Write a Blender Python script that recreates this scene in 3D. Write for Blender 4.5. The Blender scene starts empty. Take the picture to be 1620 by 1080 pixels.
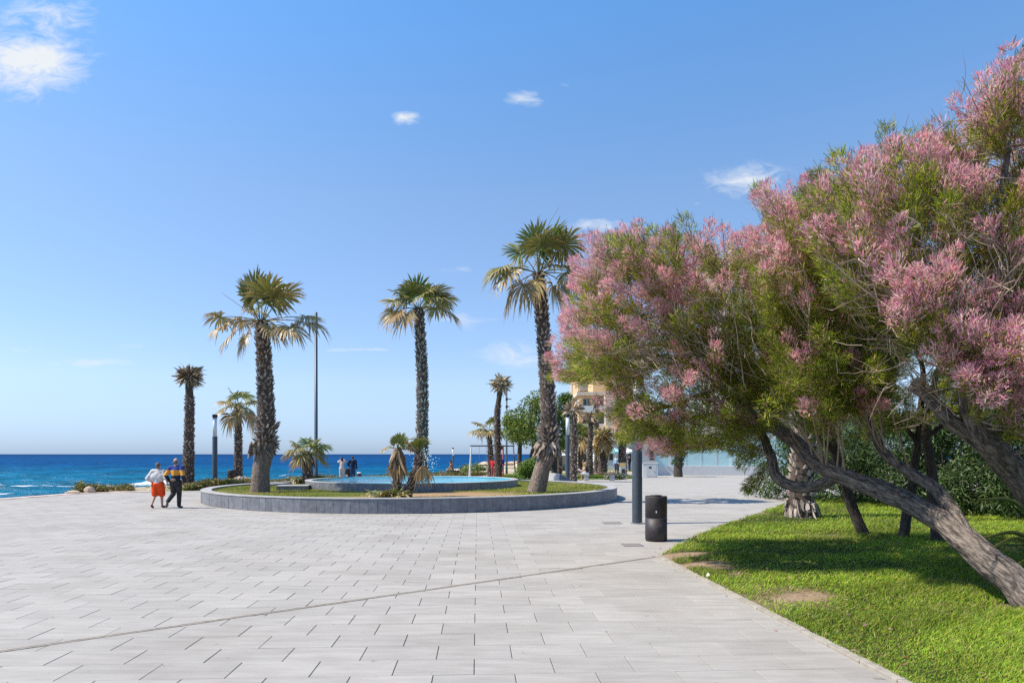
import bpy, math, random
import numpy as np
from mathutils import Vector, Matrix
R = math.radians
random.seed(7)
rng = np.random.default_rng(7)
sc = bpy.context.scene
C = sc.collection

# ------------------------------------------------------------------ camera
CAMH, FPX, CX, HY = 1.8, 1080.0, 810.0, 718.0
cd = bpy.data.cameras.new('camera')
cam = bpy.data.objects.new('camera', cd); C.objects.link(cam)
cam.location = (0, 0, CAMH); cam.rotation_euler = (R(90), 0, 0)
cd.sensor_width = 36; cd.lens = 24; cd.shift_y = 178 / 1620
cd.clip_start = 0.1; cd.clip_end = 60000
sc.camera = cam

# ------------------------------------------------------------------ sky and sun
SUN_EL = 53; SUN_V = Vector((-1, -0.14, 0)).normalized()       # where the sun stands
w = bpy.data.worlds.new('World'); sc.world = w; w.use_nodes = True
nt = w.node_tree; N = nt.nodes; Lk = nt.links
for n in list(N): N.remove(n)
def nn(tree, t, **kw):
    n = tree.nodes.new(t)
    for k, v in kw.items(): setattr(n, k, v)
    return n
out = nn(nt, 'ShaderNodeOutputWorld'); bg = nn(nt, 'ShaderNodeBackground')
sky = nn(nt, 'ShaderNodeTexSky', sky_type='NISHITA', sun_disc=False)
sky.sun_elevation = R(SUN_EL); sky.sun_rotation = math.atan2(SUN_V.x, SUN_V.y) % (2 * math.pi)
sky.air_density = 1.0; sky.dust_density = 0.3; sky.ozone_density = 1.6; sky.altitude = 0
bg.inputs['Strength'].default_value = 0.097
tc = nn(nt, 'ShaderNodeTexCoord'); sep = nn(nt, 'ShaderNodeSeparateXYZ')
Lk.new(tc.outputs['Generated'], sep.inputs[0])
def mth(op, a, b=None, tree=nt, clamp=False):
    n = nn(tree, 'ShaderNodeMath', operation=op); n.use_clamp = clamp
    for i, v in enumerate((a, b)):
        if v is None: continue
        if isinstance(v, (int, float)): n.inputs[i].default_value = v
        else: tree.links.new(v, n.inputs[i])
    return n.outputs[0]
yy = mth('MAXIMUM', sep.outputs['Y'], 0.05)
comb = nn(nt, 'ShaderNodeCombineXYZ')
Lk.new(mth('DIVIDE', sep.outputs['X'], yy), comb.inputs[0]); Lk.new(mth('DIVIDE', sep.outputs['Z'], yy), comb.inputs[1])
acc = None
CLOUDS = [(45, 100, 150, 80, 1.15), (70, 35, 140, 80, .8), (640, 186, 60, 20, .85), (830, 156, 48, 20, .95), (1180, 285, 115, 42, .9),
          (950, 356, 75, 18, .9), (140, 573, 130, 12, .75), (560, 553, 110, 6, .8), (735, 505, 90, 34, .7), (820, 560, 100, 40, .8),
          (40, 553, 60, 8, .6), (200, 547, 55, 7, .5), (725, 427, 50, 10, .55), (1100, 322, 22, 7, .7), (270, 600, 260, 9, .35), (895, 134, 20, 8, .5)]
for (x, y, rx, ry, s) in CLOUDS:
    rx, ry, s = rx * 1.25, ry * 1.25, s * 1.15
    a = nn(nt, 'ShaderNodeVectorMath', operation='SUBTRACT'); Lk.new(comb.outputs[0], a.inputs[0])
    a.inputs[1].default_value = ((x - CX) / FPX, (HY - y) / FPX, 0)
    b = nn(nt, 'ShaderNodeVectorMath', operation='MULTIPLY'); Lk.new(a.outputs[0], b.inputs[0])
    b.inputs[1].default_value = (FPX / rx, FPX / ry, 0)
    l = nn(nt, 'ShaderNodeVectorMath', operation='LENGTH'); Lk.new(b.outputs[0], l.inputs[0])
    m = nn(nt, 'ShaderNodeMapRange', interpolation_type='SMOOTHSTEP'); Lk.new(l.outputs['Value'], m.inputs['Value'])
    m.inputs['From Min'].default_value = 1; m.inputs['From Max'].default_value = 0
    m.inputs['To Min'].default_value = 0; m.inputs['To Max'].default_value = s
    acc = m.outputs[0] if acc is None else mth('MAXIMUM', acc, m.outputs[0])
mp = nn(nt, 'ShaderNodeMapping'); Lk.new(comb.outputs[0], mp.inputs[0]); mp.inputs['Scale'].default_value = (20, 46, 1); mp.inputs['Rotation'].default_value = (0, 0, R(14))
no = nn(nt, 'ShaderNodeTexNoise'); Lk.new(mp.outputs[0], no.inputs['Vector']); no.inputs['Scale'].default_value = 1.0
no.inputs['Detail'].default_value = 9; no.inputs['Roughness'].default_value = 0.66; no.inputs['Distortion'].default_value = 0.9
thr = mth('SUBTRACT', mth('ADD', no.outputs['Fac'], mth('MULTIPLY', acc, 0.42)), 0.70)
cl = mth('MULTIPLY', mth('MULTIPLY', thr, 2.6, clamp=True), mth('MULTIPLY', acc, 1.0), clamp=True)
above = mth('MULTIPLY', mth('GREATER_THAN', sep.outputs['Y'], 0.05), mth('GREATER_THAN', sep.outputs['Z'], 0.0))
cl = mth('MULTIPLY', cl, above)
hs = nn(nt, 'ShaderNodeHueSaturation'); Lk.new(sky.outputs[0], hs.inputs['Color']); hs.inputs['Saturation'].default_value = 1.02
tint = nn(nt, 'ShaderNodeMix', data_type='RGBA', blend_type='MULTIPLY'); tint.inputs['Factor'].default_value = 1
Lk.new(hs.outputs[0], tint.inputs['A']); rampz = nn(nt, 'ShaderNodeValToRGB'); Lk.new(mth('MAXIMUM', sep.outputs['Z'], 0.0), rampz.inputs[0])
for i_, (z_, c_) in enumerate([(0, (.50, .72, 1.36)), (.10, (1.02, 1.07, 1.28)), (.346, (1.25, 1.36, 1.46)), (.54, (1.02, 1.56, 1.88))]):
    el_ = rampz.color_ramp.elements[i_] if i_ < 2 else rampz.color_ramp.elements.new(z_); el_.position = z_; el_.color = (*[v_ / 2 for v_ in c_], 1)
rs2 = nn(nt, 'ShaderNodeVectorMath', operation='SCALE'); Lk.new(rampz.outputs[0], rs2.inputs[0]); rs2.inputs['Scale'].default_value = 2.0
Lk.new(rs2.outputs[0], tint.inputs['B'])
mx = nn(nt, 'ShaderNodeMix', data_type='RGBA'); Lk.new(cl, mx.inputs['Factor']); Lk.new(tint.outputs['Result'], mx.inputs['A'])
mx.inputs['B'].default_value = (6.3, 6.6, 7.0, 1)
Lk.new(mx.outputs['Result'], bg.inputs['Color']); Lk.new(bg.outputs[0], out.inputs[0])

sl = bpy.data.lights.new('sun', 'SUN'); so = bpy.data.objects.new('sun', sl); C.objects.link(so)
sl.energy = 5.0; sl.angle = R(0.53); sl.color = (1.0, 0.90, 0.76)
sd = Vector((SUN_V.x * math.cos(R(SUN_EL)), SUN_V.y * math.cos(R(SUN_EL)), math.sin(R(SUN_EL))))
so.rotation_euler = sd.to_track_quat('Z', 'Y').to_euler(); so.location = sd * 60
vs = sc.view_settings; vs.view_transform = 'Standard'; vs.look = 'None'; vs.exposure = 0.48; vs.gamma = 1; vs.use_curve_mapping = False
sc.cycles.use_denoising = False; sc.cycles.max_bounces = 6; sc.cycles.transparent_max_bounces = 8

# ------------------------------------------------------------------ helpers
def G(x, y, z=0.0):                    # photo pixel on the level z -> point
    Y = (CAMH - z) * FPX / (y - HY); return Vector(((x - CX) / FPX * Y, Y, z))
def P(x, y, Y):                        # photo pixel at distance Y -> point
    return Vector(((x - CX) / FPX * Y, Y, CAMH + (HY - y) / FPX * Y))
def tag(o, label=None, cat=None, group=None, kind=None):
    if label: o['label'] = label
    if cat: o['category'] = cat
    if group: o['group'] = group
    if kind: o['kind'] = kind
    return o
def empty(name, loc=(0, 0, 0), rz=0, **kw):
    o = bpy.data.objects.new(name, None); C.objects.link(o); o.location = loc; o.rotation_euler = (0, 0, rz); o.empty_display_size = .2
    return tag(o, **kw)
def link(name, me, parent=None, loc=None, rot=None, **kw):
    o = bpy.data.objects.new(name, me); C.objects.link(o)
    if parent is not None: o.parent = parent
    if loc is not None: o.location = loc
    if rot is not None: o.rotation_euler = rot
    return tag(o, **kw)
def mesh_np(name, V, F, mat, col=None, uvw=None, smooth=False, mats=None, midx=None):
    V = np.asarray(V, np.float32).reshape(-1, 3); F = np.asarray(F, np.int32)
    me = bpy.data.meshes.new(name); k = F.shape[1]
    me.vertices.add(len(V)); me.vertices.foreach_set('co', V.ravel())
    me.loops.add(F.size); me.loops.foreach_set('vertex_index', F.ravel())
    me.polygons.add(len(F)); me.polygons.foreach_set('loop_start', np.arange(len(F), dtype=np.int32) * k)
    me.polygons.foreach_set('use_smooth', np.full(len(F), bool(smooth)))
    for m in (mats or [mat]): me.materials.append(m)
    if midx is not None: me.polygons.foreach_set('material_index', np.asarray(midx, np.int32))
    if col is not None:
        a = me.attributes.new('Col', 'FLOAT_COLOR', 'POINT'); c = np.ones((len(V), 4), np.float32); c[:, :3] = col; a.data.foreach_set('color', c.ravel())
    if uvw is not None:
        a = me.attributes.new('tuv', 'FLOAT_VECTOR', 'POINT'); a.data.foreach_set('vector', np.asarray(uvw, np.float32).ravel())
    me.update(calc_edges=True); return me
class MB:                               # collects polygons of one part
    def __init__(s): s.v = []; s.f = []; s.m = []
    def add(s, v, f, m=0):
        b = len(s.v); s.v += [tuple(p) for p in v]; s.f += [tuple(i + b for i in q) for q in f]; s.m += [m] * len(f); return s
    def box(s, c, d, m=0, rz=0, M=None):
        x, y, z = d[0] / 2, d[1] / 2, d[2] / 2
        v = [Vector((a * x, b * y, e * z)) for e in (-1, 1) for b in (-1, 1) for a in (-1, 1)]
        if rz: v = [Matrix.Rotation(rz, 3, 'Z') @ p for p in v]
        if M is not None: v = [M @ p for p in v]
        v = [p + Vector(c) for p in v]
        return s.add(v, [(0, 2, 3, 1), (4, 5, 7, 6), (0, 1, 5, 4), (2, 6, 7, 3), (0, 4, 6, 2), (1, 3, 7, 5)], m)
    def lathe(s, prof, n=24, c=(0, 0, 0), m=0, cap=True):
        v = []; f = []
        for (r, z) in prof:
            for i in range(n):
                a = 2 * math.pi * i / n; v.append((c[0] + r * math.cos(a), c[1] + r * math.sin(a), c[2] + z))
        for j in range(len(prof) - 1):
            for i in range(n): f.append((j * n + i, j * n + (i + 1) % n, (j + 1) * n + (i + 1) % n, (j + 1) * n + i))
        if cap: f.append(tuple(reversed(range(n)))); f.append(tuple(range((len(prof) - 1) * n, len(prof) * n)))
        return s.add(v, f, m)
    def tube(s, pts, rad, n=8, m=0):
        V, F, _ = tube_np([Vector(p) for p in pts], rad, n); return s.add(V, [tuple(q) for q in F], m).cap(len(pts), n, len(V), m)
    def cap(s, k, n, tot, m):
        b = len(s.v) - tot; s.f.append(tuple(reversed(range(b, b + n)))); s.f.append(tuple(range(b + (k - 1) * n, b + k * n))); s.m += [m, m]; return s
    def mesh(s, name, mats, smooth=False):
        me = bpy.data.meshes.new(name); me.from_pydata(s.v, [], s.f)
        for m in (mats if isinstance(mats, (list, tuple)) else [mats]): me.materials.append(m)
        me.polygons.foreach_set('material_index', s.m)
        if smooth:
            me.polygons.foreach_set('use_smooth', [len(f) <= 4 for f in s.f])
        me.update(); return me
    def build(s, name, mats, parent=None, smooth=False, bevel=0, loc=None, rot=None, **kw):
        o = link(name, s.mesh(name, mats, smooth), parent, loc, rot, **kw)
        if bevel:
            b = o.modifiers.new('bevel', 'BEVEL'); b.width = bevel; b.segments = 2; b.limit_method = 'ANGLE'
        return o
def tube_np(pts, rad, n=8, rough=0.0, seed=0, twist=0):
    pts = np.array([tuple(p) for p in pts], float); k = len(pts); rad = np.broadcast_to(np.asarray(rad, float), (k,))
    T = np.gradient(pts, axis=0); T /= np.linalg.norm(T, axis=1)[:, None] + 1e-9
    ref = np.array([0, 0, 1.0]) if abs(T[0][2]) < .9 else np.array([1.0, 0, 0])
    u = np.cross(T[0], ref); u /= np.linalg.norm(u); U = []
    for i in range(k):
        u = u - T[i] * np.dot(u, T[i]); u /= np.linalg.norm(u) + 1e-9; U.append(u)
    U = np.array(U); W = np.cross(T, U)
    a = np.arange(n) * 2 * np.pi / n
    ln = np.concatenate([[0], np.cumsum(np.linalg.norm(np.diff(pts, axis=0), axis=1))])
    rr = np.repeat(rad[:, None], n, 1)
    if rough:
        A, S = np.meshgrid(a, ln); ph = seed * 1.7
        g = np.sin(5 * A + 2.1 * S + ph) * .5 + np.sin(9 * A - 3.3 * S + 1.3 * np.sin(4 * S) + ph) * .35 + np.sin(3 * A + 6 * S + ph * 2) * .4 + np.sin(14 * A + 5 * np.sin(2.5 * S)) * .3
        if rough > .07: g = g + .9 - 1.5 * np.abs(np.sin(5.5 * A + 1.4 * np.sin(2.3 * S + ph) + .6 * np.sin(7 * S + 3 * A))) ** .6 + .35 * np.abs(np.sin(8 * A + 2 * np.sin(3.1 * S) - 2 * S))
        rr = rr * (1 + rough * g)
    V = pts[:, None, :] + rr[:, :, None] * (np.cos(a + 0)[None, :, None] * U[:, None, :] + np.sin(a)[None, :, None] * W[:, None, :])
    I = np.arange(k - 1)[:, None] * n + np.arange(n)[None, :]; J = np.arange(k - 1)[:, None] * n + (np.arange(n)[None, :] + 1) % n
    F = np.stack([I, J, J + n, I + n], -1).reshape(-1, 4)
    uvw = np.stack([np.cos(a)[None, :] * rr, np.sin(a)[None, :] * rr, np.repeat(ln[:, None], n, 1)], -1)
    return V.reshape(-1, 3), F, uvw.reshape(-1, 3)
def spline(pts, rad, step=0.12):         # Catmull-Rom through points with radii
    p = [np.array(tuple(q), float) for q in pts]; p = [2 * p[0] - p[1]] + p + [2 * p[-1] - p[-2]]; r = [rad[0]] + list(rad) + [rad[-1]]
    O, Q = [], []
    for i in range(1, len(p) - 2):
        k = max(2, int(np.linalg.norm(p[i + 1] - p[i]) / step))
        for t in np.arange(k) / k:
            O.append(.5 * (2 * p[i] + (p[i + 1] - p[i - 1]) * t + (2 * p[i - 1] - 5 * p[i] + 4 * p[i + 1] - p[i + 2]) * t * t + (3 * p[i] - p[i - 1] - 3 * p[i + 1] + p[i + 2]) * t ** 3)); Q.append(r[i] + (r[i + 1] - r[i]) * t)
    O.append(p[-2]); Q.append(r[-1]); return np.array(O), np.array(Q)
def cat_np(parts):                       # join (V,F,extra) tuples
    Vs, Fs, Es = [], [], []; b = 0
    for q in parts:
        Vs.append(q[0]); Fs.append(np.asarray(q[1]) + b); b += len(q[0])
        if len(q) > 2: Es.append(q[2])
    return np.concatenate(Vs), np.concatenate(Fs), (np.concatenate(Es) if Es else None)
def unit(a): return a / (np.linalg.norm(a, axis=-1, keepdims=True) + 1e-9)
def strips(p0, d, L, W, bend, prof=(1, 1, .15), col=None, rg=rng, side=None):
    """narrow curved blades: p(t) = p0 + d L t + bend t^2"""
    n = len(p0); k = len(prof); t = np.linspace(0, 1, k)
    p = p0[:, None, :] + (d * np.asarray(L).reshape(-1, 1))[:, None, :] * t[None, :, None] + bend[:, None, :] * (t ** 2)[None, :, None]
    if side is None: side = unit(np.cross(d, unit(rg.normal(size=(n, 3)))))
    hw = np.asarray(W).reshape(-1, 1) * np.asarray(prof)[None, :] * .5
    V = np.stack([p - side[:, None, :] * hw[:, :, None], p + side[:, None, :] * hw[:, :, None]], 2).reshape(-1, 3)
    b = (np.arange(n) * 2 * k)[:, None]; q = (np.arange(k - 1) * 2)[None, :]
    F = np.stack([b + q, b + q + 1, b + q + 3, b + q + 2], -1).reshape(-1, 4)
    cc = None if col is None else np.repeat(col, 2 * k, axis=0) if col.shape[0] == n else col
    return V, F, cc
def sines(x, y, f, n=5, seed=0):
    r = np.random.default_rng(seed); o = 0
    for i in range(n):
        a = r.uniform(0, 2 * np.pi); ff = f * (1.7 ** i) * r.uniform(.8, 1.2); o = o + np.sin((x * np.cos(a) + y * np.sin(a)) * ff + r.uniform(0, 6.28)) / (1.5 ** i)
    return o

# ------------------------------------------------------------------ materials
def mat(name, col, rough=.7, col2=None, nscale=4.0, bump=0.0, bscale=30.0, metal=0.0, spec=.5, attr=None, objvar=0.0, stretch=None, coords='Object', detail=6, trans=0.0, bdist=.01, lo=.35, hi=.65, coat=0):
    m = bpy.data.materials.new(name); m.use_nodes = True; t = m.node_tree
    b = t.nodes['Principled BSDF']; b.inputs['Roughness'].default_value = rough; b.inputs['Metallic'].default_value = metal; b.inputs['Specular IOR Level'].default_value = spec
    if coat: b.inputs['Coat Weight'].default_value = coat
    vec = None
    if attr == 'tuv' or coords == 'tuv':
        a = nn(t, 'ShaderNodeAttribute', attribute_name='tuv'); vec = a.outputs['Vector']
    else:
        tcn = nn(t, 'ShaderNodeTexCoord'); vec = tcn.outputs[coords if coords in ('Object', 'Generated') else 'Object']
        if coords == 'World':
            g = nn(t, 'ShaderNodeNewGeometry'); vec = g.outputs['Position']
    if stretch:
        mpn = nn(t, 'ShaderNodeMapping'); t.links.new(vec, mpn.inputs[0]); mpn.inputs['Scale'].default_value = stretch; vec = mpn.outputs[0]
    c_out = None
    if attr == 'Col':
        a = nn(t, 'ShaderNodeAttribute', attribute_name='Col'); c_out = a.outputs['Color']
    elif col2 is not None:
        ns = nn(t, 'ShaderNodeTexNoise'); t.links.new(vec, ns.inputs['Vector']); ns.inputs['Scale'].default_value = nscale; ns.inputs['Detail'].default_value = detail; ns.inputs['Roughness'].default_value = .62
        mr = nn(t, 'ShaderNodeMapRange'); t.links.new(ns.outputs['Fac'], mr.inputs['Value']); mr.inputs['From Min'].default_value = lo; mr.inputs['From Max'].default_value = hi
        x = nn(t, 'ShaderNodeMix', data_type='RGBA'); t.links.new(mr.outputs[0], x.inputs['Factor']); x.inputs['A'].default_value = (*col, 1); x.inputs['B'].default_value = (*col2, 1); c_out = x.outputs['Result']
    if objvar:
        oi = nn(t, 'ShaderNodeObjectInfo'); h = nn(t, 'ShaderNodeHueSaturation')
        mr = nn(t, 'ShaderNodeMapRange'); t.links.new(oi.outputs['Random'], mr.inputs['Value']); mr.inputs['To Min'].default_value = 1 - objvar; mr.inputs['To Max'].default_value = 1 + objvar
        t.links.new(mr.outputs[0], h.inputs['Value'])
        if c_out is not None: t.links.new(c_out, h.inputs['Color'])
        else: h.inputs['Color'].default_value = (*col, 1)
        c_out = h.outputs[0]
    if c_out is None: b.inputs['Base Color'].default_value = (*col, 1)
    else: t.links.new(c_out, b.inputs['Base Color'])
    if bump:
        n2 = nn(t, 'ShaderNodeTexNoise'); t.links.new(vec, n2.inputs['Vector']); n2.inputs['Scale'].default_value = bscale; n2.inputs['Detail'].default_value = 5
        bp = nn(t, 'ShaderNodeBump'); t.links.new(n2.outputs['Fac'], bp.inputs['Height']); bp.inputs['Strength'].default_value = bump; bp.inputs['Distance'].default_value = bdist
        t.links.new(bp.outputs[0], b.inputs['Normal'])
    if trans:
        tr = nn(t, 'ShaderNodeBsdfTranslucent'); ms = nn(t, 'ShaderNodeMixShader'); ms.inputs[0].default_value = trans
        if c_out is not None: t.links.new(c_out, tr.inputs['Color'])
        else: tr.inputs['Color'].default_value = (*col, 1)
        o = [q for q in t.nodes if q.type == 'OUTPUT_MATERIAL'][0]
        t.links.new(b.outputs[0], ms.inputs[1]); t.links.new(tr.outputs[0], ms.inputs[2]); t.links.new(ms.outputs[0], o.inputs['Surface'])
    return m
M = {}
M['slab'] = mat('slab', (.30, .285, .262), .82, (.365, .348, .322), 2.4, .35, 150, objvar=.075, stretch=(.7, 3.5, 1), coords='World', bdist=.004, spec=.25)
def dirty(m, scale=7.0):                  # gum spots and faint stains on the paving
    t = m.node_tree; b = t.nodes['Principled BSDF']; src = b.inputs['Base Color'].links[0].from_socket; g = nn(t, 'ShaderNodeNewGeometry'); cur = src
    for (sc_, lo_, hi_, dk) in ((scale, .70, .74, .72), (.55, .50, .75, .86), (26.0, .69, .74, .8)):
        ns = nn(t, 'ShaderNodeTexNoise'); t.links.new(g.outputs['Position'], ns.inputs['Vector']); ns.inputs['Scale'].default_value = sc_; ns.inputs['Detail'].default_value = 3
        mr = nn(t, 'ShaderNodeMapRange'); t.links.new(ns.outputs['Fac'], mr.inputs['Value']); mr.inputs['From Min'].default_value = lo_; mr.inputs['From Max'].default_value = hi_
        x = nn(t, 'ShaderNodeMix', data_type='RGBA', blend_type='MULTIPLY'); t.links.new(mr.outputs[0], x.inputs['Factor']); t.links.new(cur, x.inputs['A']); x.inputs['B'].default_value = (dk, dk * .98, dk * .95, 1); cur = x.outputs['Result']
    t.links.new(cur, b.inputs['Base Color'])
dirty(M['slab'])
M['mortar'] = mat('mortar', (.24, .225, .20), .95, (.33, .305, .27), 9, coords='World')
M['cladding'] = mat('cladding', (.125, .132, .15), .5, (.20, .207, .225), 7, .3, 60, objvar=.12, coords='World', bdist=.006)
M['coping'] = mat('coping', (.29, .285, .28), .75, (.38, .37, .36), 3, .25, 80, coords='World', bdist=.005)
M['concrete'] = mat('concrete', (.34, .34, .33), .8, (.42, .42, .41), 5, .3, 50, bdist=.006)
M['post'] = mat('post', (.035, .05, .065), .42, (.05, .065, .08), 6, .05, 40)
M['black'] = mat('black', (.018, .018, .02), .5)
M['bin'] = mat('bin', (.022, .018, .022), .55, (.045, .038, .042), 12, .25, 70, bdist=.004, coords='Object')
M['white'] = mat('white', (.66, .65, .63), .6, (.58, .57, .55), 5)
M['steel'] = mat('steel', (.38, .38, .39), .4, metal=.7)
M['rust'] = mat('rust', (.17, .14, .12), .8, (.27, .23, .2), 25, .3, 60)
M['drain'] = mat('drain', (.22, .19, .155), .85, (.38, .34, .28), 14, .4, 60, coords='World')
M['kerb'] = mat('kerb', (.26, .23, .19), .9, (.36, .33, .28), 8, .4, 60, coords='World')
M['bark'] = mat('bark', (.048, .038, .031), .92, (.235, .195, .165), 1.0, 1.0, 1.3, coords='tuv', stretch=(30, 30, 8), bdist=.04, lo=.38, hi=.62)
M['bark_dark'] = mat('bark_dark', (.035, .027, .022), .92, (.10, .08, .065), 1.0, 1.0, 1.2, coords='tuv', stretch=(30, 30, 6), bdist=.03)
M['twig'] = mat('twig', (.22, .16, .115), .9, (.40, .32, .24), 3)
M['palm_bark'] = mat('palm_bark', (.10, .075, .06), .92, (.24, .19, .155), 1.0, 1.0, 1.2, coords='tuv', stretch=(16, 16, 9), bdist=.03)
M['palm_core'] = mat('palm_core', (.045, .03, .022), .95, (.09, .065, .05), 9)
M['boot'] = mat('boot', (.2, .15, .12), .88, attr='Col')
M['leaf'] = mat('leaf', (.1, .2, .05), .5, attr='Col', trans=.3, spec=.4)
M['palmleaf'] = mat('palmleaf', (.1, .2, .05), .42, attr='Col', trans=.22, spec=.5)
M['petal'] = mat('petal', (.6, .3, .4), .8, attr='Col', trans=.45, spec=.15)
M['needle'] = mat('needle', (.1, .2, .05), .7, attr='Col', trans=.42, spec=.2)
M['grass'] = mat('grass', (.1, .2, .05), .6, attr='Col', trans=.3, spec=.25)
M['rock'] = mat('rock', (.38, .29, .2), .9, (.55, .45, .34), 6, .6, 14, bdist=.05)
M['sand'] = mat('sand', (.45, .38, .28), .95, (.62, .55, .45), .35, .4, 3, coords='World', bdist=.05)
M['orange_metal'] = mat('orange_metal', (.55, .08, .03), .5)

# soils
def soil_mat(name, grass_c, soil_c, fn):
    m = bpy.data.materials.new(name); m.use_nodes = True; t = m.node_tree; b = t.nodes['Principled BSDF']; b.inputs['Roughness'].default_value = .95; b.inputs['Specular IOR Level'].default_value = .1
    a = nn(t, 'ShaderNodeAttribute', attribute_name='Col')
    g = nn(t, 'ShaderNodeNewGeometry'); ns = nn(t, 'ShaderNodeTexNoise'); t.links.new(g.outputs['Position'], ns.inputs['Vector']); ns.inputs['Scale'].default_value = 22; ns.inputs['Detail'].default_value = 6
    h = nn(t, 'ShaderNodeHueSaturation'); t.links.new(a.outputs['Color'], h.inputs['Color'])
    mr = nn(t, 'ShaderNodeMapRange'); t.links.new(ns.outputs['Fac'], mr.inputs['Value']); mr.inputs['From Min'].default_value = .3; mr.inputs['From Max'].default_value = .7; mr.inputs['To Min'].default_value = .65; mr.inputs['To Max'].default_value = 1.35
    t.links.new(mr.outputs[0], h.inputs['Value']); t.links.new(h.outputs[0], b.inputs['Base Color'])
    bp = nn(t, 'ShaderNodeBump'); bp.inputs['Distance'].default_value = .03; bp.inputs['Strength'].default_value = .7; t.links.new(ns.outputs['Fac'], bp.inputs['Height']); t.links.new(bp.outputs[0], b.inputs['Normal'])
    return m
M['soil'] = soil_mat('soil', None, None, None)

# ================================================================== SETTING
# ---- terrain: one sheet, level inland, falling to the shore
CO = np.array([(-60, -24), (27, -21.4), (31.5, -21.3), (34, -21.9), (37, -22.3), (45, -21.0), (52, -17.5), (62, -13.5), (75, -12), (92, -12.5), (108, -13), (116, -6), (122, 6), (135, 22), (160, 60), (260, 200), (600, 700), (3000, 3600)], float)
def coast(Y): return np.interp(Y, CO[:, 0], CO[:, 1])
def ground_z(X, Y):
    d = X - coast(Y); far = np.clip((Y - 42) / 20, 0, 1)
    drop = np.clip((1.0 - d) / 4.0, 0, 1)                       # steep bank by the plaza
    beach = np.clip((9.0 - d) / 10.0, 0, 1)
    n = sines(X, Y, .55, 5, 3)
    z = -.045 - (1 - far) * (4.6 * drop ** 1.1) - far * (np.clip(beach, 0, 1) ** 2 * 4.6 * (1 + .0 * n))
    return z + np.where(d < 8, .12, 0) * n * np.clip(1 - (d - 1) / 7, 0, 1) * far
xs = np.concatenate([np.linspace(-40, 12, 150), np.linspace(12.5, 60, 40), np.geomspace(64, 6000, 30)]); ys = np.concatenate([np.linspace(-60, 24, 20), np.linspace(25, 130, 210), np.geomspace(133, 6000, 40)])
XX, YY = np.meshgrid(xs, ys); ZZ = ground_z(XX, YY)
nx, ny = len(xs), len(ys); I = (np.arange(ny - 1)[:, None] * nx + np.arange(nx - 1)[None, :])
F = np.stack([I, I + 1, I + nx + 1, I + nx], -1).reshape(-1, 4)
dd = XX - coast(YY); gv = np.clip(sines(XX, YY, .35, 5, 11) * .5 + .35, 0, 1)[..., None] * np.clip((dd - 1) / 3, 0, 1)[..., None]
colr = np.array([.40, .33, .25]) * (1 - gv) + np.array([.13, .15, .05]) * gv
sandm = np.clip((YY - 55) / 10, 0, 1)[..., None] * np.clip((14 - dd) / 6, 0, 1)[..., None]
colr = colr * (1 - sandm) + np.array([.55, .47, .37]) * sandm
link('terrain', mesh_np('terrain', np.stack([XX, YY, ZZ], -1), F, M['soil'], col=colr.reshape(-1, 3), smooth=True), kind='structure')

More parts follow.
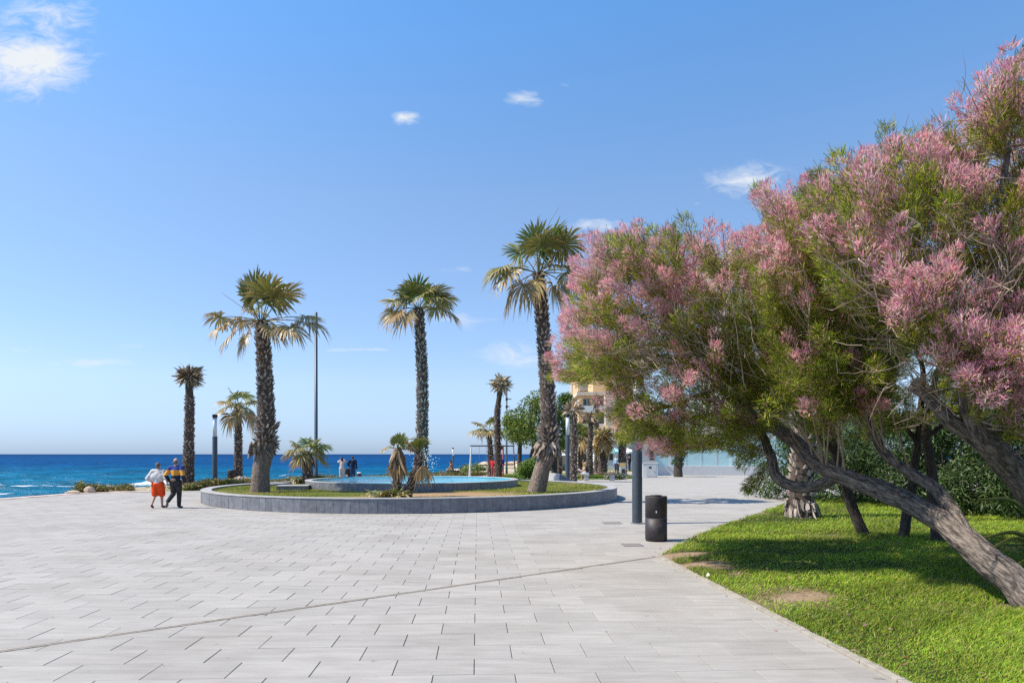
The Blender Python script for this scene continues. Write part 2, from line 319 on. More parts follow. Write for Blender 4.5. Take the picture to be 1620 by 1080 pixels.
# ---- sea
SEA = -3.0
def sea_material():
    m = bpy.data.materials.new('sea'); m.use_nodes = True; t = m.node_tree; b = t.nodes['Principled BSDF']
    b.inputs['Roughness'].default_value = .4; b.inputs['Specular IOR Level'].default_value = .06
    g = nn(t, 'ShaderNodeNewGeometry'); s = nn(t, 'ShaderNodeSeparateXYZ'); t.links.new(g.outputs['Position'], s.inputs[0])
    def noise(scale, vec_scale, det=6, rough=.6):
        mp_ = nn(t, 'ShaderNodeMapping'); t.links.new(g.outputs['Position'], mp_.inputs[0]); mp_.inputs['Scale'].default_value = vec_scale
        n_ = nn(t, 'ShaderNodeTexNoise'); t.links.new(mp_.outputs[0], n_.inputs['Vector']); n_.inputs['Scale'].default_value = scale; n_.inputs['Detail'].default_value = det; n_.inputs['Roughness'].default_value = rough
        return n_.outputs['Fac']
    # shallow turquoise near the shore, deep blue beyond
    dep = nn(t, 'ShaderNodeMapRange', interpolation_type='SMOOTHSTEP'); t.links.new(mth('ADD', s.outputs['Y'], mth('MULTIPLY', noise(1, (.012, .03, 0), 4), 120, t), t), dep.inputs['Value'])
    dep.inputs['From Min'].default_value = 120; dep.inputs['From Max'].default_value = 420
    cr = nn(t, 'ShaderNodeMix', data_type='RGBA'); t.links.new(dep.outputs[0], cr.inputs['Factor']); cr.inputs['A'].default_value = (.0015, .105, .185, 1); cr.inputs['B'].default_value = (.001, .052, .16, 1)
    far = nn(t, 'ShaderNodeMapRange'); t.links.new(s.outputs['Y'], far.inputs['Value']); far.inputs['From Min'].default_value = 500; far.inputs['From Max'].default_value = 2500
    cr2 = nn(t, 'ShaderNodeMix', data_type='RGBA'); t.links.new(far.outputs[0], cr2.inputs['Factor']); t.links.new(cr.outputs['Result'], cr2.inputs['A']); cr2.inputs['B'].default_value = (.001, .034, .118, 1)
    # patchy darker and lighter water
    pv = nn(t, 'ShaderNodeHueSaturation'); t.links.new(cr2.outputs['Result'], pv.inputs['Color'])
    vr = nn(t, 'ShaderNodeMapRange'); t.links.new(noise(1, (.05, .22, 0), 8, .7), vr.inputs['Value']); vr.inputs['From Min'].default_value = .3; vr.inputs['From Max'].default_value = .7; vr.inputs['To Min'].default_value = .4; vr.inputs['To Max'].default_value = 1.7
    t.links.new(vr.outputs[0], pv.inputs['Value'])
    # foam: attribute painted along the breakers, broken up by noise, plus scattered whitecaps
    fa = nn(t, 'ShaderNodeAttribute', attribute_name='Col')
    fs = nn(t, 'ShaderNodeSeparateColor'); t.links.new(fa.outputs['Color'], fs.inputs[0])
    n1 = noise(1, (.28, .5, 0), 8, .72)
    fo = mth('MULTIPLY', mth('SUBTRACT', mth('ADD', mth('MULTIPLY', fs.outputs[0], .62, t), n1, t), .80, t), 6, t, True)
    wc = mth('MULTIPLY', mth('SUBTRACT', noise(1, (.045, .16, 0), 7, .72), 0.672, t), 14, t, True)
    foam = mth('MAXIMUM', fo, wc, t)
    cf = nn(t, 'ShaderNodeMix', data_type='RGBA'); t.links.new(foam, cf.inputs['Factor']); t.links.new(pv.outputs[0], cf.inputs['A']); cf.inputs['B'].default_value = (.6, .64, .66, 1)
    t.links.new(cf.outputs['Result'], b.inputs['Base Color'])
    bp = nn(t, 'ShaderNodeBump'); bp.inputs['Strength'].default_value = .9; bp.inputs['Distance'].default_value = .6; t.links.new(noise(1, (.35, .8, 0), 8, .65), bp.inputs['Height'])
    df = nn(t, 'ShaderNodeBsdfDiffuse'); t.links.new(cf.outputs['Result'], df.inputs['Color']); t.links.new(bp.outputs[0], df.inputs['Normal'])
    gl = nn(t, 'ShaderNodeBsdfGlossy'); gl.inputs['Roughness'].default_value = .3; t.links.new(bp.outputs[0], gl.inputs['Normal']); ms = nn(t, 'ShaderNodeMixShader'); ms.inputs[0].default_value = .05
    t.links.new(df.outputs[0], ms.inputs[1]); t.links.new(gl.outputs[0], ms.inputs[2]); o = [q for q in t.nodes if q.type == 'OUTPUT_MATERIAL'][0]; t.links.new(ms.outputs[0], o.inputs['Surface'])
    return m
M['sea'] = sea_material()
ys = np.concatenate([np.linspace(-200, 40, 12), np.linspace(42, 70, 15), np.geomspace(70.5, 700, 330), np.geomspace(730, 45000, 60)])
u = np.concatenate([np.linspace(-4, -1.05, 20), np.linspace(-1, .35, 420), np.linspace(.4, 4, 20)])
UU, YY = np.meshgrid(u, ys); XX = UU * np.maximum(YY, 120); ZZ = np.zeros_like(XX)
fade = np.clip(1 - (YY - 350) / 350, 0, 1) * (YY > 45)
sw = 0
for (kx, ky, A, sp) in ((.06, .22, .22, 0), (-.10, .33, .16, 1), (.16, .55, .1, 2), (.3, .8, .07, 3), (-.5, 1.1, .05, 4), (.2, 1.6, .035, 5)):
    ph = kx * XX + ky * YY + 1.6 * np.sin(.021 * XX + sp) + .8 * np.sin(.05 * YY + .03 * XX + sp)
    sw = sw + A * (1 - 2 * np.abs(np.sin(ph / 1.0)) ** .8)
br = 0; foam = np.zeros_like(XX)
for (x0, y0, x1, y1, wd, st) in ((-90, 86, -52, 112, 3.2, 1.0), (-52, 112, -30, 124, 2.6, .7), (-80, 78, -60, 84, 2.0, .6), (-95, 104, -68, 116, 2.2, .45), (-30, 105, -8, 106, 3.0, 1.0), (-55, 80, -18, 100, 2.4, .55), (-60, 150, -25, 158, 2, .5), (-30, 170, -5, 168, 2.4, .55), (-28, 62, -18, 72, 3, .9), (-24, 96, -12, 112, 4, .9), (-14, 114, 4, 124, 3.5, .9)):
    dx, dy = x1 - x0, y1 - y0; L2 = dx * dx + dy * dy; tt = np.clip(((XX - x0) * dx + (YY - y0) * dy) / L2, 0, 1)
    di = np.hypot(XX - x0 - tt * dx, YY - y0 - tt * dy + 1.3 * np.sin(XX * .35 + x0) + .8 * np.sin(XX * .9)); g = np.exp(-(di / wd) ** 2) * st
    foam = np.maximum(foam, g); br = br + .45 * g
ZZ = SEA + sw * fade + br
nx, ny = len(u), len(ys); I = (np.arange(ny - 1)[:, None] * nx + np.arange(nx - 1)[None, :]); F = np.stack([I, I + 1, I + nx + 1, I + nx], -1).reshape(-1, 4)
link('sea', mesh_np('sea', np.stack([XX, YY, ZZ], -1), F, M['sea'], col=np.repeat(foam.reshape(-1, 1), 3, 1), smooth=True), kind='structure')

# ---- plaza: a bedding sheet and paving slabs laid in running bond
def sheet(name, pts, z, m, **kw):
    mb = MB(); mb.add([(p[0], p[1], z) for p in pts], [tuple(range(len(pts)))]); return mb.build(name, m, **kw)
def far_paving():
    m = bpy.data.materials.new('far_paving'); m.use_nodes = True; t = m.node_tree; b = t.nodes['Principled BSDF']; b.inputs['Roughness'].default_value = .85; b.inputs['Specular IOR Level'].default_value = .25
    g = nn(t, 'ShaderNodeNewGeometry'); mp_ = nn(t, 'ShaderNodeMapping'); t.links.new(g.outputs['Position'], mp_.inputs[0]); mp_.inputs['Rotation'].default_value = (0, 0, -R(2.9))
    bk = nn(t, 'ShaderNodeTexBrick'); t.links.new(mp_.outputs[0], bk.inputs['Vector']); bk.inputs['Scale'].default_value = 1; bk.inputs['Brick Width'].default_value = .668; bk.inputs['Row Height'].default_value = .4277; bk.inputs['Mortar Size'].default_value = .006
    bk.inputs['Color1'].default_value = (.325, .309, .285, 1); bk.inputs['Color2'].default_value = (.352, .335, .31, 1); bk.inputs['Mortar'].default_value = (.25, .235, .21, 1)
    ns = nn(t, 'ShaderNodeTexNoise'); mp2 = nn(t, 'ShaderNodeMapping'); t.links.new(g.outputs['Position'], mp2.inputs[0]); mp2.inputs['Scale'].default_value = (.25, 1.2, 1); t.links.new(mp2.outputs[0], ns.inputs['Vector']); ns.inputs['Scale'].default_value = 1; ns.inputs['Detail'].default_value = 5
    h = nn(t, 'ShaderNodeHueSaturation'); t.links.new(bk.outputs['Color'], h.inputs['Color']); mr = nn(t, 'ShaderNodeMapRange'); t.links.new(ns.outputs['Fac'], mr.inputs['Value']); mr.inputs['To Min'].default_value = .9; mr.inputs['To Max'].default_value = 1.1; t.links.new(mr.outputs[0], h.inputs['Value'])
    t.links.new(h.outputs[0], b.inputs['Base Color']); return m
M['far_paving'] = far_paving()
EDGE = [(-22.5, -30), (-20.6, 20), (-20.3, 27), (-19.7, 31.2), (-17.2, 33.0), (-15.2, 34.0), (-13.2, 36.0), (-12.2, 40), (-9.5, 46), (-3.5, 54), (0.5, 57)]
plaza = sheet('plaza_pavement', EDGE + [(5, 62), (14, 64), (60, 64), (60, -30)], -.014, M['mortar'], kind='structure')
sheet('promenade', [(-30, 30), (-30, 30.01)] and [(-14.5, 31), (-13.4, 35.4), (-12.2, 40), (-9.5, 46), (-3.5, 54), (.5, 57), (5, 62), (14, 64), (60, 64), (60, 31)], -.004, M['far_paving'], kind='structure')
TH = R(2.9); SW, SD, V0, U0 = .668, .4277, 5.593, -.026
LAWN = [(3.30, -4), (3.16, 3.0), (3.06, 5.37), (2.56, 11.95), (2.62, 12.15), (4.02, 14.95), (10.15, 25.2), (11.5, 29), (40, 29), (40, -4)]
def inpoly(x, y, poly):
    x = np.asarray(x); y = np.asarray(y); r = np.zeros(np.broadcast(x, y).shape, bool); n = len(poly)
    for i in range(n):
        x0, y0 = poly[i]; x1, y1 = poly[(i + 1) % n]
        if y0 == y1: continue
        c = ((y0 > y) != (y1 > y)) & (x < (x1 - x0) * (y - y0) / (y1 - y0) + x0); r ^= c
    return r
PLC, PLR = (-4.0, 28.9), 8.35           # the raised round bed
def slab_mesh(name):
    hw, hd, h, ch = SW / 2 - .0034, SD / 2 - .0022, .03, .003
    v = [(-hw, -hd, -h), (hw, -hd, -h), (hw, hd, -h), (-hw, hd, -h), (-hw, -hd, -ch), (hw, -hd, -ch), (hw, hd, -ch), (-hw, hd, -ch),
         (-hw + ch, -hd + ch, 0), (hw - ch, -hd + ch, 0), (hw - ch, hd - ch, 0), (-hw + ch, hd - ch, 0)]
    f = [(8, 9, 10, 11)]
    for b in (0, 4):
        for i in range(4): f.append((b + i, b + (i + 1) % 4, b + 4 + (i + 1) % 4, b + 4 + i))
    return v, f
sv, sf = slab_mesh('paving_slab'); sme = bpy.data.meshes.new('paving_slab'); sme.from_pydata(sv, [], sf); sme.materials.append(M['slab']); sme.update()
cand = []
for k in range(-6, 66):
    v = V0 + (k + .5) * SD
    off = U0 + (SW / 2 if k % 2 else 0)
    for i in range(-60, 60):
        uu = off + (i + .5) * SW
        x = uu * math.cos(TH) - v * math.sin(TH); y = uu * math.sin(TH) + v * math.cos(TH)
        if y < 2 or y > 32.2: continue
        cx_ = CX + x / y * FPX
        if not (-260 < cx_ < 1700) : continue
        if x > np.interp(y, [2, 5.37, 11.95, 14.95, 25.2], [3.7, 3.5, 3.0, 4.5, 10.6]) : continue
        if math.hypot(x - PLC[0], y - PLC[1]) < PLR - .5: continue
        if x < np.interp(y, [20, 27, 31.2], [-20.4, -20.1, -19.5]): continue
        if y > 31 and x < -19: continue
        vis = -20 < cx_ < 1640 and HY + 1944 / y < 1130 and not inpoly(x, y, LAWN)
        cand.append((0 if vis else 1, y, x))
cand.sort(); near, rest = cand[:300], cand[300:]
rs = random.Random(3)
for (q, y, x) in near:
    o = link('paving_slab', sme, plaza, (x, y, rs.uniform(-.0015, .0015)), (rs.gauss(0, .0016), rs.gauss(0, .0012), TH + rs.gauss(0, .0012)))
A = np.array(sv); Vs = []; Fs = []
Rz = np.array([[math.cos(TH), -math.sin(TH), 0], [math.sin(TH), math.cos(TH), 0], [0, 0, 1]])
for i, (q, y, x) in enumerate(rest):
    Vs.append(A @ Rz.T + np.array([x, y, rs.uniform(-.0015, .0015)])); Fs.append(np.array(sf) + i * len(A))
def rest_mat():
    m = M['slab'].copy(); m.name = 'slab_far'; t = m.node_tree
    oi = [n for n in t.nodes if n.type == 'OBJECT_INFO'][0]; g = nn(t, 'ShaderNodeNewGeometry')
    for l in list(t.links):
        if l.from_node == oi: t.links.new(g.outputs['Random Per Island'], l.to_socket)
    return m
M['slab_far'] = rest_mat()
link('paving_slabs', mesh_np('paving_slabs', np.concatenate(Vs), np.concatenate(Fs), M['slab_far']), plaza, kind='stuff')
# coloured edge strip at the sea side
mb = MB()
for a, b in zip(EDGE[:4], EDGE[1:5]):
    a = Vector((*a, 0)); b = Vector((*b, 0)); d = (b - a).normalized(); n = Vector((-d.y, d.x, 0))
    mb.add([a + n * .5 + Vector((0, 0, -.3)), a - n * .05 + Vector((0, 0, -.3)), b - n * .05 + Vector((0, 0, -.3)), b + n * .5 + Vector((0, 0, -.3)), a + n * .5 + Vector((0, 0, .012)), a - n * .05 + Vector((0, 0, .012)), b - n * .05 + Vector((0, 0, .012)), b + n * .5 + Vector((0, 0, .012))], [(4, 7, 6, 5), (0, 1, 5, 4), (1, 2, 6, 5), (2, 3, 7, 6), (3, 0, 4, 7)])
M['pinkstone'] = mat('pinkstone', (.50, .36, .30), .9, (.6, .47, .4), 3, coords='World')
mb.build('sea_edge_strip', M['pinkstone'], kind='structure')
# slot drain crossing the paving
a, b = G(-220, 1062), G(1041, 880); a.z = b.z = 0; d = (b - a).normalized(); n = Vector((-d.y, d.x, 0)); drain = None
mb = MB()
for (o0, o1, z0, mi) in ((-.034, -.012, .006, 0), (.012, .034, .006, 0), (-.012, .012, .0035, 1)):
    L = (b - a).length; k = 40
    for i in range(k):
        p, q = a + d * (L * i / k), a + d * (L * (i + 1) / k); j0 = .002 * math.sin(i * 1.7); j1 = .002 * math.sin((i + 1) * 1.7)
        mb.add([p + n * (o0 + j0) + Vector((0, 0, z0)), q + n * (o0 + j1) + Vector((0, 0, z0)), q + n * (o1 + j1) + Vector((0, 0, z0)), p + n * (o1 + j0) + Vector((0, 0, z0)),
                p + n * (o0 + j0) - Vector((0, 0, .01)), q + n * (o0 + j1) - Vector((0, 0, .01)), q + n * (o1 + j1) - Vector((0, 0, .01)), p + n * (o1 + j0) - Vector((0, 0, .01))], [(0, 3, 2, 1), (0, 1, 5, 4), (3, 7, 6, 2)], mi)
mb.build('drain_channel', [M['drain'], M['rust']], kind='structure')
# inspection covers
def cover(x, y, s, lab, rz=TH):
    p = G(x, y); e = empty('inspection_cover', (p.x, p.y, .004), rz, label=lab, cat='manhole cover', group='covers set in the paving')
    mb = MB()
    for (cx_, cy_, dx, dy) in ((0, -s / 2, s, .03), (0, s / 2, s, .03), (-s / 2, 0, .03, s + .03), (s / 2, 0, .03, s + .03)): mb.box((cx_, cy_, .0), (dx, dy, .012 if dx > dy else .014))
    mb.build('frame', M['steel'], e); MB().box((0, 0, 0), (s - .035, s - .035, .008)).build('plate', M['rust'], e)
cover(968, 827, .46, 'brown inspection cover in the paving left of the dark lamp post'); cover(1000, 862, .36, 'brown inspection cover in the paving in front of the litter bin'); cover(1123, 794, .5, 'pale inspection cover in the paving beyond the litter bin, near the lawn')

# ---- lawn with soil, kerb and blades
def patch_noise(x, y): return sines(x, y, 1.1, 5, 21)
LAWNZ = .028
gx = np.linspace(2.4, 22, 160); gy = np.linspace(2.2, 29.5, 220); XX, YY = np.meshgrid(gx, gy)
def lawn_edge_x(y): return np.interp(y, [-4, 3, 5.37, 11.95, 12.15, 14.95, 25.2, 29], [3.3, 3.16, 3.06, 2.56, 2.62, 4.02, 10.15, 11.5])
def bare(x, y):                           # worn soil near the corner and along the kerb
    e = x - lawn_edge_x(y); pn = patch_noise(x, y)
    b = np.exp(-((x - 3.0) / .55) ** 2 - ((y - 11.6) / .9) ** 2) * 1.3 + np.exp(-((x - 3.5) / .45) ** 2 - ((y - 8.7) / .42) ** 2) * .7 + np.exp(-((x - 3.3) / .3) ** 2 - ((y - 10.3) / .5) ** 2) + .9 * np.exp(-((x - 5.9) / .5) ** 2 - ((y - 8.0) / .3) ** 2)
    b = b * (1 + .55 * sines(x, y, 5.0, 4, 77)) + np.clip(pn * .22 - .22, 0, 1) + .35 * np.exp(-(e / .12) ** 2)
    return np.clip(b + .18 * pn * (b > .15), 0, 1)
E = lawn_edge_x(YY); XL = E + (XX - gx[0]) * (1 + 0 * YY)
BZ = bare(XL, YY)[..., None]; col = np.array([.028, .036, .011]) * (1 - BZ) + np.array([.27, .20, .13]) * BZ
ZL = LAWNZ + .012 * sines(XL, YY, .8, 4, 5) * np.clip((XL - E) / .3, 0, 1) - .010 * np.clip(1 - (XL - E) / .1, 0, 1)
nx, ny = len(gx), len(gy); I = (np.arange(ny - 1)[:, None] * nx + np.arange(nx - 1)[None, :]); F = np.stack([I, I + 1, I + nx + 1, I + nx], -1).reshape(-1, 4)
link('lawn', mesh_np('lawn', np.stack([XL + .05, YY, ZL], -1), F, M['soil'], col=col.reshape(-1, 3), smooth=True), kind='structure')
mb = MB(); KL = [(3.25, 0), (3.16, 3.0), (3.06, 5.37), (2.56, 11.95), (2.62, 12.15), (4.02, 14.95), (10.15, 25.2), (11.5, 29)]
for a, b in zip(KL[:-1], KL[1:]):
    a = Vector((*a, 0)); b = Vector((*b, 0)); d = (b - a).normalized(); n = Vector((d.y, -d.x, 0)); L = (b - a).length; k = max(1, int(L / .5))
    for i in range(k):
        p = a + d * (L * i / k + .004); q = a + d * (L * (i + 1) / k - .004); z = Vector((0, 0, .03 + rs.uniform(-.004, .004))); dn = Vector((0, 0, -.02)); w0, w1 = n * (-.035 + rs.uniform(-.004, .004)), n * .06
        mb.add([p + w0 + dn, q + w0 + dn, q + w1 + dn, p + w1 + dn, p + w0 + z, q + w0 + z, q + w1 + z, p + w1 + z], [(4, 5, 6, 7), (0, 1, 5, 4), (1, 2, 6, 5), (2, 3, 7, 6), (3, 0, 4, 7)])
mb.build('lawn_kerb', M['kerb'], kind='structure', bevel=.006)
def blades(name, x, y, z, hmean, width, parent=None, dry=.0, seed=1, green=None):
    r = np.random.default_rng(seed); n = len(x); p0 = np.stack([x, y, z], -1)
    d = unit(np.stack([r.normal(.12, .42, n), r.normal(0, .42, n), np.ones(n)], -1)); L = hmean * r.uniform(.5, 1.35, n)
    be = np.stack([r.normal(.02, .03, n), r.normal(0, .03, n), -np.abs(r.normal(0, .012, n))], -1) * (L / .05)[:, None] * .55
    g0 = np.array([.16, .285, .022]) if green is None else np.array(green)
    c = g0[None] * r.uniform(.5, 1.75, (n, 1)) * (1 + .28 * np.clip(sines(x, y, 2.2, 3, 9), -1, 1))[:, None]
    c[:, 0] *= r.uniform(.8, 1.7, n); pl = r.random(n) < .09; c[pl] = np.array([.42, .46, .12]) * r.uniform(.7, 1.1, (pl.sum(), 1)); dr = r.random(n) < (.06 + dry); c[dr] = np.array([.34, .27, .12]) * r.uniform(.7, 1.2, (dr.sum(), 1))
    V, Fq, cc = strips(p0, d, L, width * r.uniform(.7, 1.3, n), be, (1, .8, .12), c, r)
    return link(name, mesh_np(name, V, Fq, M['grass'], col=cc), parent)
xs_, ys_ = [], []
for (y0, y1, x1, n) in ((4.2, 8, 10, 60000), (8, 12, 14, 62000), (12, 18, 18, 62000), (18, 27, 20, 46000)):
    yv = rng.uniform(y0, y1, n); e = lawn_edge_x(yv); xv = e + .03 + (np.minimum(x1, .80 * yv + .9) - e) * rng.random(n); k = rng.random(n) > bare(xv, yv) * 1.05
    xs_.append(xv[k]); ys_.append(yv[k])
xv = np.concatenate(xs_); yv = np.concatenate(ys_); hh = .062 * (1 + .4 * np.clip(sines(xv, yv, 1.5, 4, 33), -1, 1)) * np.interp(yv, [5, 12, 25], [.9, 1.1, 1.5])
tag(blades('lawn_grass', xv, yv, np.full(len(xv), LAWNZ - .004), hh, np.interp(yv, [5, 25], [.0068, .014]), seed=2), 'bright green lawn grass under the pink flowering trees', 'grass', kind='stuff')

# ---- the raised round bed, its cladding, grass, pool
bed = empty('raised_planter', (PLC[0], PLC[1], 0), label='round raised planter with slate clad wall and pale coping around the pool', cat='planter')
RIM, WALLH, SOILZ = .34, .435, .385
def ring(name, r0, r1, z0, z1, m, parent, n=160, **kw):
    prof = [(r0, z0), (r1, z0), (r1, z1), (r0, z1), (r0, z0)]; return MB().lathe(prof, n, cap=False).build(name, m, parent, **kw)
ring('core_wall', PLR - RIM, PLR - .022, -.02, WALLH - .002, M['mortar'], bed)
ring('coping', PLR - RIM - .02, PLR + .015, WALLH, WALLH + .035, M['coping'], bed, bevel=.006)
k = 192; wid = 2 * math.pi * PLR / k
mb = MB().box((0, 0, 0), (.02, wid - .007, WALLH - .012)); cme = mb.mesh('cladding_slab', M['cladding'])
for i in range(k):
    a = 2 * math.pi * i / k + .01; r_ = PLR - .012 + rs.uniform(-.003, .003)
    link('cladding_slab', cme, bed, (r_ * math.cos(a), r_ * math.sin(a), WALLH / 2 - .004), (0, 0, a + rs.gauss(0, .004)))
PC, PR, PZ0, PZ1 = (-4.35 - PLC[0], 30.2 - PLC[1]), 4.6, SOILZ, .70
gr = np.linspace(0, PLR - RIM + .01, 50); ga = np.linspace(0, 2 * np.pi, 140, endpoint=False); RR, AA = np.meshgrid(gr, ga)
XB, YB = RR * np.cos(AA), RR * np.sin(AA)
def bed_bare(x, y):                       # local coordinates of the bed; worn soil in front of the pool on the right
    return np.clip(np.exp(-((x - 2.1) / 2.0) ** 2 - ((y + 4.4) / 1.5) ** 2) * 1.5 + np.exp(-((x + .2) / 1.6) ** 2 - ((y + 5.0) / 1.6) ** 2) * .9 + .25 * sines(x, y, .9, 4, 8), 0, 1)
BZ = bed_bare(XB, YB)[..., None]; col = np.array([.10, .12, .02]) * (1 - BZ) + np.array([.33, .22, .12]) * BZ
ZB = SOILZ + .02 * sines(XB, YB, .9, 4, 15) * (RR < PLR - RIM - .3)
nx, ny = len(gr), len(ga); I = (np.arange(ny)[:, None] * nx + np.arange(nx - 1)[None, :]); J = ((np.arange(ny)[:, None] + 1) % ny * nx + np.arange(nx - 1)[None, :]); F = np.stack([I, I + 1, J + 1, J], -1).reshape(-1, 4)
link('soil', mesh_np('soil', np.stack([XB, YB, ZB], -1), F, M['soil'], col=col.reshape(-1, 3), smooth=True), bed)
n = 60000; r_ = (PLR - RIM - .03) * np.sqrt(rng.random(n)); a = rng.uniform(0, 2 * np.pi, n); xv, yv = r_ * np.cos(a), r_ * np.sin(a)
k_ = (rng.random(n) > bed_bare(xv, yv) * 1.15) & (np.hypot(xv - PC[0], yv - PC[1]) > PR + .02) & ((yv < 3) | (rng.random(n) < .4)); xv, yv = xv[k_], yv[k_]
g_ = blades('bed_grass', xv + PLC[0], yv + PLC[1], np.full(len(xv), SOILZ), np.full(len(xv), .062), .013, dry=.12, seed=4, green=(.15, .22, .022))
tag(g_, 'sunlit grass growing inside the round raised planter', 'grass', kind='stuff')
pool = empty('fountain_pool', (PC[0] + PLC[0], PC[1] + PLC[1], 0), label='round pale blue pool with slate clad wall standing in the raised planter', cat='pool')
ring('core_wall', PR - .22, PR - .02, PZ0 - .05, PZ1 - .03, M['mortar'], pool, 120)
ring('coping', PR - .26, PR + .012, PZ1 - .028, PZ1, M['coping'], pool, 120, bevel=.005)
k = 140; wid = 2 * math.pi * PR / k; c2 = MB().box((0, 0, 0), (.018, wid - .007, PZ1 - PZ0 - .02)).mesh('cladding_slab', M['cladding'])
for i in range(k):
    a = 2 * math.pi * i / k; link('cladding_slab', c2, pool, ((PR - .010 + rs.uniform(-.002, .002)) * math.cos(a), (PR - .010) * math.sin(a), (PZ0 + PZ1) / 2 - .018), (0, 0, a))
M['poolblue'] = mat('poolblue', (.12, .58, .74), .6, (.22, .66, .78), 2)
MB().lathe([(.01, PZ0 + .02), (PR - .23, PZ0 + .02), (PR - .225, PZ1 - .03)], 96, cap=False).build('basin', M['poolblue'], pool)
def pool_water():
    m = bpy.data.materials.new('pool_water'); m.use_nodes = True; t = m.node_tree; b = t.nodes['Principled BSDF']
    b.inputs['Base Color'].default_value = (.70, .95, 1, 1); b.inputs['Roughness'].default_value = .02; b.inputs['IOR'].default_value = 1.33; b.inputs['Transmission Weight'].default_value = 1
    ns = nn(t, 'ShaderNodeTexNoise'); g = nn(t, 'ShaderNodeNewGeometry'); mp_ = nn(t, 'ShaderNodeMapping'); t.links.new(g.outputs['Position'], mp_.inputs[0]); mp_.inputs['Scale'].default_value = (1.6, 3, 1)
    t.links.new(mp_.outputs[0], ns.inputs['Vector']); ns.inputs['Scale'].default_value = 1.5; ns.inputs['Detail'].default_value = 4
    bp = nn(t, 'ShaderNodeBump'); bp.inputs['Distance'].default_value = .08; bp.inputs['Strength'].default_value = .6; t.links.new(ns.outputs['Fac'], bp.inputs['Height']); t.links.new(bp.outputs[0], b.inputs['Normal'])
    # sunlight passes through the thin water film: mix with transparent so the basin is lit
    tr = nn(t, 'ShaderNodeBsdfTransparent'); tr.inputs[0].default_value = (.80, .96, 1, 1); gl = nn(t, 'ShaderNodeBsdfGlossy'); gl.inputs['Roughness'].default_value = .05; t.links.new(bp.outputs[0], gl.inputs['Normal'])
    fr = nn(t, 'ShaderNodeFresnel'); fr.inputs['IOR'].default_value = 1.33; t.links.new(bp.outputs[0], fr.inputs['Normal'])
    ms = nn(t, 'ShaderNodeMixShader'); t.links.new(fr.outputs[0], ms.inputs[0]); t.links.new(tr.outputs[0], ms.inputs[1]); t.links.new(gl.outputs[0], ms.inputs[2])
    o = [q for q in t.nodes if q.type == 'OUTPUT_MATERIAL'][0]; t.links.new(ms.outputs[0], o.inputs['Surface']); return m
mb = MB(); mb.add([((PR - .262) * math.cos(2 * math.pi * i / 96) + pool.location.x, (PR - .262) * math.sin(2 * math.pi * i / 96) + pool.location.y, PZ1 - .045) for i in range(96)], [tuple(range(96))])
mb.build('pool_water', pool_water(), kind='structure')
# fountain droplets
mb = MB(); rr = random.Random(5)
M['droplet'] = mat('droplet', (.85, .92, .95), .15)
for i in range(240):
    t_ = rr.random(); an = rr.uniform(0, 6.28); sp = rr.uniform(.05, 1.0) * (1 - abs(2 * t_ - 1)) ** .2
    rad = sp * (.3 + t_ * .7); z = PZ1 - .03 + 1.5 * 4 * t_ * (1 - t_ * .98) * rr.uniform(.5, 1) * .92
    c = (-3.75 + rad * math.cos(an), 28.9 + rad * math.sin(an), max(z, PZ1 - .02)); s = rr.uniform(.008, .024)
    mb.add([(c[0] + s, c[1], c[2]), (c[0] - s, c[1], c[2]), (c[0], c[1] + s, c[2]), (c[0], c[1] - s, c[2]), (c[0], c[1], c[2] + s * 1.6), (c[0], c[1], c[2] - s)], [(0, 2, 4), (2, 1, 4), (1, 3, 4), (3, 0, 4), (2, 0, 5), (1, 2, 5), (3, 1, 5), (0, 3, 5)])
mb.build('fountain_spray', M['droplet'], label='spray of white water drops rising behind the leaning young palm', cat='fountain', kind='stuff')
# low slate step in the bed
e = empty('stone_step', (-8.7, 27.2, SOILZ - .03), R(8), label='low dark slate slab in the grass left of the pool', cat='step')
MB().box((0, 0, .09), (1.15, .9, .18)).build('block', M['cladding'], e); MB().box((0, 0, .195), (1.2, .95, .028)).build('top_slab', M['coping'], e, bevel=.005)
MB().box((0, 0, .0), (1.6, .5, .12)).build('stone_step', M['coping'], None, loc=(-10.6, 30.6, SOILZ + .05), rot=(0, 0, R(70)), label='pale stone kerb slab behind the stout left palm', cat='step', bevel=.01)

# ---- lawns further off
def lawn_patch(name, poly, seed, n):
    x0, x1 = min(p[0] for p in poly), max(p[0] for p in poly); y0, y1 = min(p[1] for p in poly), max(p[1] for p in poly)
    sheet(name, poly, .012, M['farsoil'], kind='structure')
    xv = rng.uniform(x0, x1, n); yv = rng.uniform(y0, y1, n); k = inpoly(xv, yv, poly); xv, yv = xv[k], yv[k]
    return blades('verge_grass', xv, yv, np.full(len(xv), .012), np.full(len(xv), .09), .03, seed=seed, green=(.11, .22, .022))
M['farsoil'] = mat('farsoil', (.07, .11, .02), .95, (.13, .13, .05), 2, coords='World')
tag(lawn_patch('far_lawn', [(-1.0, 44.5), (2.2, 43.2), (3.4, 60), (-1.6, 60)], 31, 9000), 'strip of grass around the round bush behind the pool', 'grass', kind='stuff')
tag(lawn_patch('far_lawn', [(3.6, 47.6), (9.4, 50.2), (9.4, 59), (4.0, 59)], 32, 9000), 'strip of grass behind the long bench', 'grass', kind='stuff')

